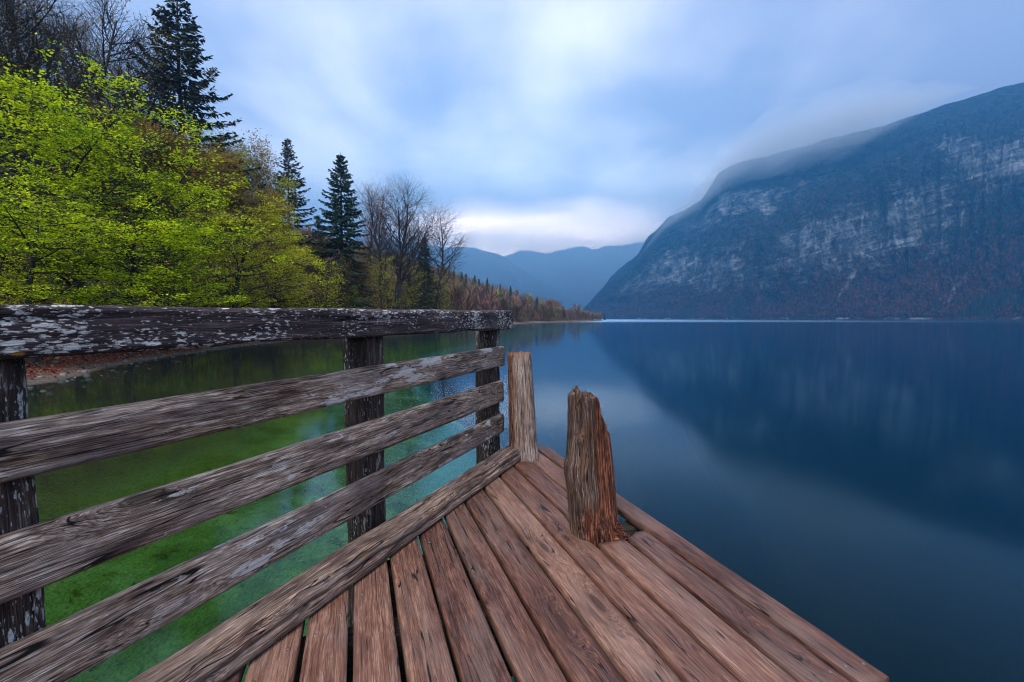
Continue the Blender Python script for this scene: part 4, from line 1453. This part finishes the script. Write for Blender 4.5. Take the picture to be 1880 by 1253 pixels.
beech_cfg = [
    dict(len=12.0, seg=0.6, wob=0.05, up=0.02, r=0.26, tip=0.12, **{'from': 0.10}, n=32, shape=lambda f: 1.0 - 0.62 * f),
    dict(len=6.6, seg=0.42, wob=0.07, up=0.012, r=0.085, tip=0.15, **{'from': 0.16}, n=15, ang=1.16, shape=lambda f: 0.55 + 0.75 * f * (1.15 - f) * 2 - 0.3 * f),
    dict(len=2.5, seg=0.26, wob=0.10, up=0.0, r=0.020, tip=0.25, **{'from': 0.12}, n=8, ang=0.85, flat=0.55, shape=lambda f: 1.0 - 0.45 * f),
    dict(len=0.85, seg=0.21, wob=0.14, up=0.0, r=0.007, tip=0.4, ang=0.8, flat=0.5),
]
def thin(frac):
    return lambda P, rng: (rng.random(len(P)) < frac)
def clumpy(P, rng):
    n = vnoise(P[:, 0] + P[:, 2] * 0.35, P[:, 1] - P[:, 2] * 0.4, 0.9, 31) + 0.8 * vnoise(P[:, 0], P[:, 2] * 2.2 + P[:, 1] * 0.3, 1.6, 32)
    return (n + rng.normal(0, 0.16, len(P))) > 0.02
beech = [make_tree_meshes("beech", beech_cfg, sd, bark_dark, bark_dark, leaf_green, 3, 0.150, 0.12, 0.70, leaf_keep=clumpy) for sd in (3, 14)]
beech_y = [make_tree_meshes("beech_yellow", beech_cfg, sd, bark_dark, twig_brown, leaf_yellow, 4, 0.12, 0.13, 0.65, leaf_keep=clumpy) for sd in (25,)]
print("beech", beech[0][2], len(beech[0][1].polygons))

bare_cfg = [
    dict(len=17.0, seg=0.8, wob=0.035, up=0.03, r=0.21, tip=0.12, **{'from': 0.30}, n=26, shape=lambda f: 1.0 - 0.60 * f),
    dict(len=6.6, seg=0.5, wob=0.065, up=0.06, r=0.075, tip=0.2, **{'from': 0.15}, n=10, ang=0.80, shape=lambda f: 1.0 - 0.45 * f),
    dict(len=2.4, seg=0.34, wob=0.09, up=0.04, r=0.022, tip=0.3, **{'from': 0.15}, n=6, ang=0.72, shape=lambda f: 1.0 - 0.4 * f),
    dict(len=0.95, seg=0.3, wob=0.12, up=0.03, r=0.009, tip=0.5, ang=0.7),
]
def variant(cfg, **kw):
    c = [dict(x) for x in cfg]
    for k, v in kw.items():
        lv, key = k.split('__')
        c[int(lv[1:])][key] = v
    return c
bare_near = variant(bare_cfg, l0__r=0.30, l0__n=30, l1__r=0.11, l1__n=14, l1__wob=0.10, l2__n=6, l2__r=0.028, l3__r=0.010)
bare_n = [make_tree_meshes("bare_tall", bare_near, 5, bark_dark, bark_dark, leaf_bud, 0.18, 0.12, 0.1), make_tree_meshes("bare_tall", variant(bare_near, l1__ang=0.95, l1__up=0.03), 6, bark_dark, bark_dark, leaf_bud, 0.30, 0.13, 0.1)]
bare = [make_tree_meshes("bare", variant(bare_cfg, l1__r=0.10, l2__r=0.03, l2__n=6, l3__r=0.017), 5, bark_dark, bark_dark), make_tree_meshes("bare", variant(bare_cfg, l1__ang=0.95, l1__up=0.03), 6, bark_dark, twig_brown, leaf_bud, 0.55, 0.13, 0.1)]
bare_red = [make_tree_meshes("bare_red", variant(bare_cfg, l1__ang=0.6, l1__len=4.6, l2__n=7, l3__r=0.017), 8, bark_red, twig_red), make_tree_meshes("bare_red", variant(bare_cfg, l1__ang=0.7, l1__len=5.6), 9, bark_red, twig_red, leaf_bud, 0.9, 0.14, 0.12)]
multi = make_tree_meshes("multi_stem", [dict(bare_cfg[0], stems=[((0, 0, 0), (-0.10, 0, 1), 0.90), ((0.25, 0.1, 0), (0.02, 0.03, 1), 1.0), ((0.5, 0, 0), (0.10, 0.02, 1), 0.93), ((0.1, -0.2, 0), (0.20, -0.03, 1), 0.80)], n=20, r=0.20)] + variant(bare_cfg, l1__ang=0.72, l1__len=6.6, l1__r=0.095, l2__r=0.03, l2__n=6, l3__r=0.017)[1:], 12, bark_dark, bark_dark)
bud = [make_tree_meshes("budding", variant(bare_cfg, l0__len=13.0, l0__n=30, l1__ang=0.85), 31, bark_grey, twig_red, leaf_bud, 4, 0.17, 0.20), make_tree_meshes("budding", variant(bare_cfg, l0__len=13.0, l0__n=30, l1__ang=0.9), 32, bark_grey, twig_brown, leaf_yellow, 2, 0.14, 0.16)]
bud[1][1].name = "budding_yellow"
sap_cfg = [
    dict(len=7.0, seg=0.5, wob=0.06, up=0.02, r=0.06, tip=0.15, **{'from': 0.06}, n=30, shape=lambda f: 1.0 - 0.6 * f),
    dict(len=2.9, seg=0.3, wob=0.10, up=0.03, r=0.02, tip=0.2, **{'from': 0.1}, n=12, ang=0.95, shape=lambda f: 1.0 - 0.4 * f),
    dict(len=1.0, seg=0.25, wob=0.13, up=0.0, r=0.008, tip=0.4, ang=0.8, flat=0.3),
]
sap_green = make_tree_meshes("sapling", sap_cfg, 41, bark_dark, bark_dark, leaf_yellow, 2, 0.12, 0.12, 0.6, sides=(6, 4, 3))
sap_bare = make_tree_meshes("sapling_bare", variant(sap_cfg, l0__n=44), 42, bark_red, twig_brown, leaf_bud, 0.5, 0.11, 0.10, 0.6, sides=(6, 4, 3))
spr_tall = spruce_meshes("spruce_tall", 51, 24, 7.4, 1.7, 0.20, 0.34, needle_brown, bark_dark, 0.05, 0.9)
spr_sparse = spruce_meshes("spruce_sparse", 52, 20, 6.2, 1.4, 0.2, 0.35, needle_brown, bark_dark, 0.12, 0.9)
spr_dense = spruce_meshes("spruce_dense", 53, 20, 5.9, 2.3, 0.05, 0.60, needle_dark, bark_dark, 0.0, 1.2)

GB = "fresh green beeches on the near bank"
for (k, px, y, yt, rot, wd, lab) in [
        (0, -60, 17.5, 60, 0.4, 1.0, "bright green beech cut off by the left picture edge, tallest of the green ones"),
        (1, 140, 22.5, 120, 2.1, 1.05, "tall bright green beech with layered sprays, second from the left edge"),
        (0, 300, 27.5, 205, 4.0, 1.10, "broad green beech with dark limbs rising right, below the tallest spruce"),
        (1, 60, 15.5, 330, 5.2, 1.35, "low spreading green beech just above the pebble beach"),
        (0, 235, 21.0, 360, 1.2, 1.5, "low green beech whose sprays touch the top rail line, third along the bank")]:
    place_tree("beech_tree", beech[k], px, y, yt, lab, group=GB, rot=rot, widen=wd)
place_tree("beech_tree", beech_y[0], 430, 33, 330, "yellow green beech at the right end of the bright foliage, before the sparse spruce", group=GB, rot=2.4, widen=1.15)
place_tree("beech_tree", beech_y[0], 492, 39, 425, "small yellow green beech standing lowest at the right edge of the bright foliage", group=GB, rot=0.3, widen=1.2)

BT = "bare trees behind the green beeches"
for (ms, px, y, yt, rot, lab) in [
        (bare_n[1], 10, 27, -150, 0.3, "tall dark bare tree at the left edge with its top cut off by the frame"),
        (bare_n[0], 105, 31, -120, 1.7, "thick dark bare trunk rising out of the top of the picture above the green beeches"),
        (bare_n[1], 175, 36, -75, 2.9, "tall bare tree with buds, second to the left of the tallest spruce"),
        (bare_n[0], 245, 41, 5, 4.4, "bare tree with fine twigs directly left of the tallest spruce"),
        (bare_n[1], -70, 33, -160, 5.0, "bare tree beyond the left picture edge, only its branches reaching in"),
        (bare_n[0], 55, 38, -60, 2.2, "bare tree seen between the two leftmost tall trunks at the top left corner"),
        (bare_n[1], 140, 48, -20, 4.9, "bare tree with crooked limbs, farther back behind the second green beech"),
        (bare_n[0], 212, 50, -40, 0.1, "slender bare tree reaching the top of the picture just left of the tallest spruce"),
        (bare_n[0], 300, 46, 70, 0.9, "bare grey tree half hidden at the left foot of the tallest spruce")]:
    place_tree("bare_tree", ms, px, y, yt, lab, group=BT, rot=rot)
BU = "budding trees between the tall spruces"
for (ms, px, y, yt, rot, wd, lab) in [
        (bud[0], 215, 34, 190, 0.3, 1.3, "reddish budding tree showing above the green sprays left of the tallest spruce"),
        (bud[0], 330, 38, 235, 1.9, 1.3, "reddish brown budding tree in front of the tallest spruce's lower trunk"),
        (bud[1], 415, 46, 225, 0.7, 1.1, "tall olive budding tree just right of the tallest spruce"),
        (bud[0], 452, 50, 240, 3.5, 1.0, "brown budding tree whose rounded top stands against the sky left of the sparse spruce"),
        (bud[1], 492, 54, 290, 5.1, 1.0, "pale green budding tree touching the left side of the sparse spruce"),
        (bud[0], 385, 42, 262, 2.6, 1.2, "rust coloured budding tree under the right side of the tallest spruce"),
        (bud[0], 470, 45, 335, 5.9, 1.3, "low brown budding tree between the yellow green beech and the sparse spruce"),
        (bud[0], 272, 40, 205, 5.2, 1.2, "brown budding tree in front of the tallest spruce's left side"),
        (bud[0], 560, 60, 430, 4.1, 1.5, "brown budding tree between the sparse spruce and the dense spruce"),
        (bud[0], 655, 64, 470, 2.2, 1.3, "brown bushy budding tree at the right foot of the dense spruce")]:
    place_tree("budding_tree", ms, px, y, yt, lab, group=BU, rot=rot, widen=wd)
GS = "spruces rising above the bank"
place_tree("spruce_tree", spr_tall, 343, 43, -45, "tallest dark spruce, its tip cut by the top of the picture", group=GS, rot=0.5, widen=1.0)
place_tree("spruce_tree", spr_sparse, 533, 58, 253, "sparse see-through spruce standing between green foliage and the dense spruce", group=GS, rot=1.5, widen=1.0)
place_tree("spruce_tree", spr_dense, 630, 60, 280, "dense dark green spruce with drooping boughs left of the bare trees", group=GS, rot=2.5, widen=1.0)
place_tree("spruce_tree", spr_dense, 780, 84, 432, "small dark spruce at the right end of the near trees", group=GS, rot=4.1, widen=0.9)
place_tree("spruce_tree", spr_sparse, 588, 72, 395, "short thin spruce half hidden left of the dense spruce", group=GS, rot=0.2, widen=1.0)
BR = "bare trees on the point right of the dense spruce"
for (ms, px, y, yt, rot, wd, lab) in [
        (bare_red[0], 678, 74, 330, 0.3, 1.0, "reddish slender bare tree beside the dense spruce"),
        (bare_red[0], 700, 76, 322, 2.3, 1.0, "reddish bare tree with straight trunk left of the many-stemmed tree"),
        (multi, 718, 72, 308, 0.0, 1.25, "large dark bare tree with several stems fanning up against the sky"),
        (bare[0], 758, 82, 375, 1.1, 1.1, "slim bare tree right of the many-stemmed tree"),
        (bare[0], 797, 88, 366, 3.0, 1.45, "bare grey tree with long limbs spreading right over the water, last of the point"),
        (bare_red[1], 668, 80, 440, 4.0, 1.0, "short reddish budding tree below the dense spruce's right side"),
        (bare[1], 742, 90, 440, 5.0, 1.0, "short bare tree showing between the stems of the many-stemmed tree")]:
    place_tree("bare_tree", ms, px, y, yt, lab, group=BR, rot=rot, widen=wd)

US = "undergrowth saplings along the waterline"
k = 0
for (ms, px, y, yt, what) in [
        (sap_green, 596, 48, 478, "leafy yellow green sapling in front of the brown thicket below the two spruces"),
        (sap_green, 556, 45, 505, "low yellow green sapling where the bright foliage ends"),
        (sap_green, 652, 58, 525, "tiny green bush below the dense spruce"),
        (sap_green, 700, 68, 470, "thin yellow green sapling under the reddish bare trees"),
        (sap_green, 745, 76, 468, "pale green sapling right of the fan of dark stems"),
        (sap_green, 806, 88, 505, "olive bush at the right foot of the small spruce"),
        (sap_bare, 505, 52, 430, "brown twiggy shrub under the sparse spruce's left side"),
        (sap_bare, 540, 54, 440, "brown twiggy shrub straight below the sparse spruce"),
        (sap_bare, 580, 56, 450, "brown twiggy shrub between the two middle spruces"),
        (sap_bare, 612, 57, 470, "brown twiggy shrub at the left foot of the dense spruce"),
        (sap_bare, 640, 60, 480, "brown twiggy shrub in front of the dense spruce's trunk"),
        (sap_bare, 672, 66, 480, "brown twiggy shrub right of the dense spruce's foot"),
        (sap_bare, 726, 74, 490, "brown twiggy shrub at the foot of the fan of dark stems"),
        (sap_bare, 768, 80, 490, "brown twiggy shrub left of the small spruce"),
        (sap_bare, 790, 84, 485, "dark brown twiggy shrub hugging the small spruce"),
        (sap_bare, 826, 92, 500, "reddish twiggy shrub last before the wooded slope"),
        (sap_green, 20, 14.6, 470, "green sapling at the left edge just over the top rail"),
        (sap_green, 350, 26, 470, "bright sapling above the middle of the top rail")]:
    k += 1
    place_tree("shrub", ms, px, y, yt, what, "shrub", US, rot=k * 1.3, widen=1.35 if ms is sap_bare else 1.2)

# ------------------------------------------------------------------ far wooded slope: brown bare wood as one mass, dark conifers one by one
rng = np.random.default_rng(77)
VT, QT, NT, MT, CR = [], [], 0, [], []
def brush(n_tw, H, W, rng):
    """a leafless crown seen from afar: a stem and a fan of thin upswept twigs"""
    base = np.zeros((n_tw, 3)); f = rng.uniform(0.10, 0.85, n_tw)
    base[:, 2] = H * f * 0.85
    an = rng.uniform(0, 6.283, n_tw); el = rng.uniform(0.5, 1.25, n_tw)
    L = W * (1.15 - 0.8 * np.abs(f - 0.42)) * rng.uniform(0.5, 1.2, n_tw)
    d = np.stack([np.cos(an) * np.cos(el), np.sin(an) * np.cos(el), np.sin(el)], 1)
    tip = base + d * L[:, None]
    s = np.stack([-np.sin(an), np.cos(an), np.zeros(n_tw)], 1) * (0.05 + 0.10 * rng.random(n_tw))[:, None]
    mid = base + d * (L * 0.55)[:, None]
    V = np.stack([base, mid + s, tip, mid - s * 0.7], 1).reshape(-1, 3)
    return V, np.arange(4 * n_tw).reshape(-1, 4)
tries = 0
pts = []
while len(pts) < 4200 and tries < 60000:
    tries += 1
    y = 92 + (440 - 92) * rng.random() ** 1.1
    x = rng.uniform(-240, 92)
    pts.append((x, y)) if True else None
pts = np.array(pts)
gz, gd = ground(pts[:, 0], pts[:, 1])
px_all = 940 + F_PX * pts[:, 0] / pts[:, 1]
ok = (gd > 1.5) & (px_all > -150) & ((gd < 40 + 110 * np.clip((260 - pts[:, 1]) / 120, 0, 1)))
pts, gz, gd = pts[ok], gz[ok], gd[ok]
print("far wood", len(pts))
for (x, y), z in zip(pts, gz):
    H = rng.uniform(5.5, 10.0) * (1.0 if y < 250 else 0.75)
    V, Q = brush(130 if y < 200 else 80, H, H * 0.42, rng)
    VT.append(V + np.array([x, y, z - 0.3])); QT.append(Q + NT); NT += len(V)
    MT.append(np.full(len(Q), int(rng.choice([0, 0, 0, 1, 1, 2]) if y > 120 else rng.choice([0, 0, 1])), int))
    Vt, Qt = tubes([(x, y, z - 0.5, x + rng.normal(0, .3), y, z + H * 0.9, 0.16, 0.04)], 4)
    VT.append(Vt); QT.append(Qt + NT); NT += len(Vt); MT.append(np.full(len(Qt), 1, int))
wood_a = bark_mat("far_reddish_wood", (0.13, 0.062, 0.042), (0.22, 0.115, 0.080), (0.32, 0.19, 0.14))
wood_b = bark_mat("far_brown_wood", (0.09, 0.060, 0.036), (0.16, 0.11, 0.066), (0.25, 0.18, 0.11))
wood_c = bark_mat("far_olive_wood", (0.12, 0.11, 0.020), (0.22, 0.21, 0.035), (0.34, 0.32, 0.07))
me = mesh_np("hillside_wood", np.concatenate(VT), [np.concatenate(QT)], [wood_a, wood_b, wood_c], np.concatenate(MT))
tag(link("hillside_wood", me), "brown leafless wood covering the slope down to the far point", "wood", kind="stuff")

far_spr = spruce_meshes("far_spruce", 61, 12, 2.1, 0.9, 0.05, 0.5, needle_dark, bark_dark, 0.0, 1.2)
def blob_conifer(seed):
    return spruce_meshes("far_spruce", seed, 12, 2.0, 0.9, 0.05, 0.5, needle_dark, bark_dark, 0.0, 1.2)
FS = "dark conifers along the skyline of the wooded slope"
CT = [(816, 150, 488), (826, 160, 492), (834, 170, 497), (848, 175, 500), (856, 178, 503), (872, 180, 505), (880, 185, 512), (895, 190, 510), (937, 205, 525), (918, 200, 522), (949, 210, 532), (986, 225, 545), (1003, 240, 553), (1035, 255, 562), (919, 165, 556), (1062, 330, 567), (1110, 415, 575)]
for i, (px, y, yt) in enumerate(CT):
    x = at_y(px, 584, y).x
    z = float(ground(np.array([x]), np.array([y]))[0][0])
    top = at_y(px, yt, y).z
    h = top - z
    o = bpy.data.objects.new("conifer", None)
    COL.objects.link(o)
    o.location = (x, y, z - 0.2)
    s = max(0.35, (h + 0.2) / 12)
    o.scale = (min(s, 0.8) * 1.1, min(s, 0.8) * 1.1, s)
    o.rotation_euler = (0, 0, i * 1.1)
    tag(o, "small dark conifer poking out of the brown wood on the far slope", "tree", FS)
    link("crown", far_spr[1], o); link("trunk", far_spr[0], o)

# ------------------------------------------------------------------ wood on the lower slopes across the lake
MV, MT_, MS = MOUNT
sel = np.nonzero((MT_ > 0.012) & (MT_ < 0.55) & (MS < 1990) & (MS > 1066))[0]
wgt = np.exp(-MT_[sel] / 0.20) * np.clip(MV[sel][:, 1] / 900, 0.3, 3)
pick = rng.choice(sel, 5200, replace=False, p=wgt / wgt.sum())
VT, QT, MI, NT = [], [], [], 0
cl_n = vnoise(MV[pick][:, 0], MV[pick][:, 1], 90, 40) + vnoise(MV[pick][:, 0], MV[pick][:, 1], 30, 41) * 0.6
for i, vi in enumerate(pick):
    p = MV[vi]
    conif = (cl_n[i] > 0.24 and MT_[vi] < 0.25) or rng.random() < 0.025
    if conif:
        H = rng.uniform(9, 16)
        V = []
        for lvl in range(5):
            z0 = H * lvl / 6; rr_ = H * 0.17 * (1 - lvl / 5.6) * rng.uniform(0.8, 1.2)
            a0 = rng.uniform(0, 2)
            for q in range(4):
                a = a0 + q * 1.571
                V += [(0, 0, z0 + H * 0.36), (rr_ * math.cos(a), rr_ * math.sin(a), z0), (0.55 * rr_ * math.cos(a + 0.785), 0.55 * rr_ * math.sin(a + 0.785), z0 + H * 0.05), (rr_ * math.cos(a + 1.57), rr_ * math.sin(a + 1.57), z0)]
        V = np.array(V); Q = np.arange(len(V)).reshape(-1, 4)
        mi = 2
    else:
        H = rng.uniform(7, 13)
        n_tw = 16
        f = rng.uniform(0.05, 0.7, n_tw); an = rng.uniform(0, 6.283, n_tw); el = rng.uniform(0.5, 1.3, n_tw)
        L = H * 0.5 * rng.uniform(0.6, 1.1, n_tw)
        b = np.zeros((n_tw, 3)); b[:, 2] = f * H
        d = np.stack([np.cos(an) * np.cos(el), np.sin(an) * np.cos(el), np.sin(el)], 1)
        s_ = np.stack([-np.sin(an), np.cos(an), 0 * an], 1) * rng.uniform(0.3, 0.7, n_tw)[:, None]
        V = np.stack([b, b + d * L[:, None] * 0.5 + s_, b + d * L[:, None], b + d * L[:, None] * 0.5 - s_], 1).reshape(-1, 3)
        Q = np.arange(len(V)).reshape(-1, 4)
        mi = 0 if rng.random() < 0.7 else 1
    VT.append(V + p - np.array([0, 0, 1.0])); QT.append(Q + NT); NT += len(V); MI.append(np.full(len(Q), mi, int))
far_red = bark_mat("distant_reddish_wood", (0.085, 0.030, 0.020), (0.15, 0.058, 0.038), (0.22, 0.10, 0.07))
far_brn = bark_mat("distant_brown_wood", (0.040, 0.026, 0.020), (0.070, 0.048, 0.036), (0.11, 0.08, 0.06))
far_con = leaf_mat("distant_conifer", [(0.006, 0.014, 0.010), (0.012, 0.026, 0.017), (0.022, 0.040, 0.022)], 0.1)
me = mesh_np("far_shore_wood", np.concatenate(VT), [np.concatenate(QT)], [far_red, far_brn, far_con], np.concatenate(MI))
tag(link("far_shore_wood", me), "reddish leafless wood with dark conifer patches on the slope across the lake", "wood", kind="stuff")

# ------------------------------------------------------------------ pebbles and drifted leaves along the near waterline
ny = 2600
sx, sy_ = rng.uniform(-22, -9, 9000), rng.uniform(6, 34, 9000)
gz2, gd2 = ground(sx, sy_)
hgt2 = gz2 - WATER_Z
ok = (hgt2 > -0.12) & (hgt2 < 0.55)
sx, sy_, gz2, hgt2 = sx[ok], sy_[ok], gz2[ok], hgt2[ok]
VT, QT, NT = [], [], 0
base_v = np.array([(1, 0, 0), (0.6, 0.7, 0.1), (-0.2, 1, 0), (-0.9, 0.5, 0.1), (-1, -0.3, 0), (-0.4, -0.9, 0.1), (0.5, -0.9, 0)], float)
for x, y, z in list(zip(sx, sy_, gz2))[:1500]:
    r = 0.025 + 0.10 * rng.random() ** 3
    k = len(base_v); a = rng.uniform(0, 6.28)
    rot = np.array([[math.cos(a), -math.sin(a), 0], [math.sin(a), math.cos(a), 0], [0, 0, 1]])
    lo_ = (base_v * rng.uniform(0.8, 1.2, (k, 1))) @ rot.T * np.array([r, r * rng.uniform(0.6, 1), r])
    up_ = lo_ * np.array([0.62, 0.62, 1]) + np.array([0, 0, r * rng.uniform(0.35, 0.6)])
    V = np.concatenate([lo_ - np.array([0, 0, r * 0.3]), up_, [[0, 0, r * 0.62]]]) + np.array([x, y, z])
    VT.append(V)
    for j in range(k):
        j2 = (j + 1) % k
        QT.append((NT + j, NT + j2, NT + k + j2, NT + k + j)); QT.append((NT + k + j, NT + k + j2, NT + 2 * k, NT + 2 * k))
    NT += len(V)
tri = np.array([q[:3] for q in QT if q[2] == q[3]]); qd = np.array([q for q in QT if q[2] != q[3]])
mt, g, out = new_mat("pebble_stone")
isl = g.n("ShaderNodeNewGeometry").outputs['Random Per Island']
g.L.new(g.n("ShaderNodeBsdfPrincipled", {'Base Color': g.ramp(isl, [(0.0, (0.02, 0.016, 0.013)), (0.6, (0.06, 0.048, 0.04)), (1.0, (0.17, 0.14, 0.12))]), 'Roughness': 0.8}).outputs[0], out.inputs[0])
tag(link("pebbles", mesh_np("pebbles", np.concatenate(VT), [qd, tri], [mt])), "grey pebbles scattered along the near waterline", "pebbles", kind="stuff")
lx, ly = rng.uniform(-24, -9, 60000), rng.uniform(6, 40, 60000)
gz3, gd3 = ground(lx, ly)
h3 = gz3 - WATER_Z
pr = np.exp(-((h3 - 0.24) / 0.14) ** 2) + 0.25 * (h3 > 0.3)
ok = (rng.random(len(lx)) < pr) & (h3 > 0.02)
P = np.stack([lx[ok], ly[ok], gz3[ok] + 0.012], 1)
V, Q = leaves(P, rng.normal(0, 1, (len(P), 3)), 0.10, rng, 0.55, 0.6)
lm = leaf_mat("dry_leaves", [(0.030, 0.008, 0.005), (0.10, 0.026, 0.014), (0.20, 0.080, 0.045)], 0.1)
tag(link("fallen_leaves", mesh_np("fallen_leaves", V, [Q], [lm])), "dry red brown leaves drifted along the near shore", "leaves", kind="stuff")
print("stuff", len(P))
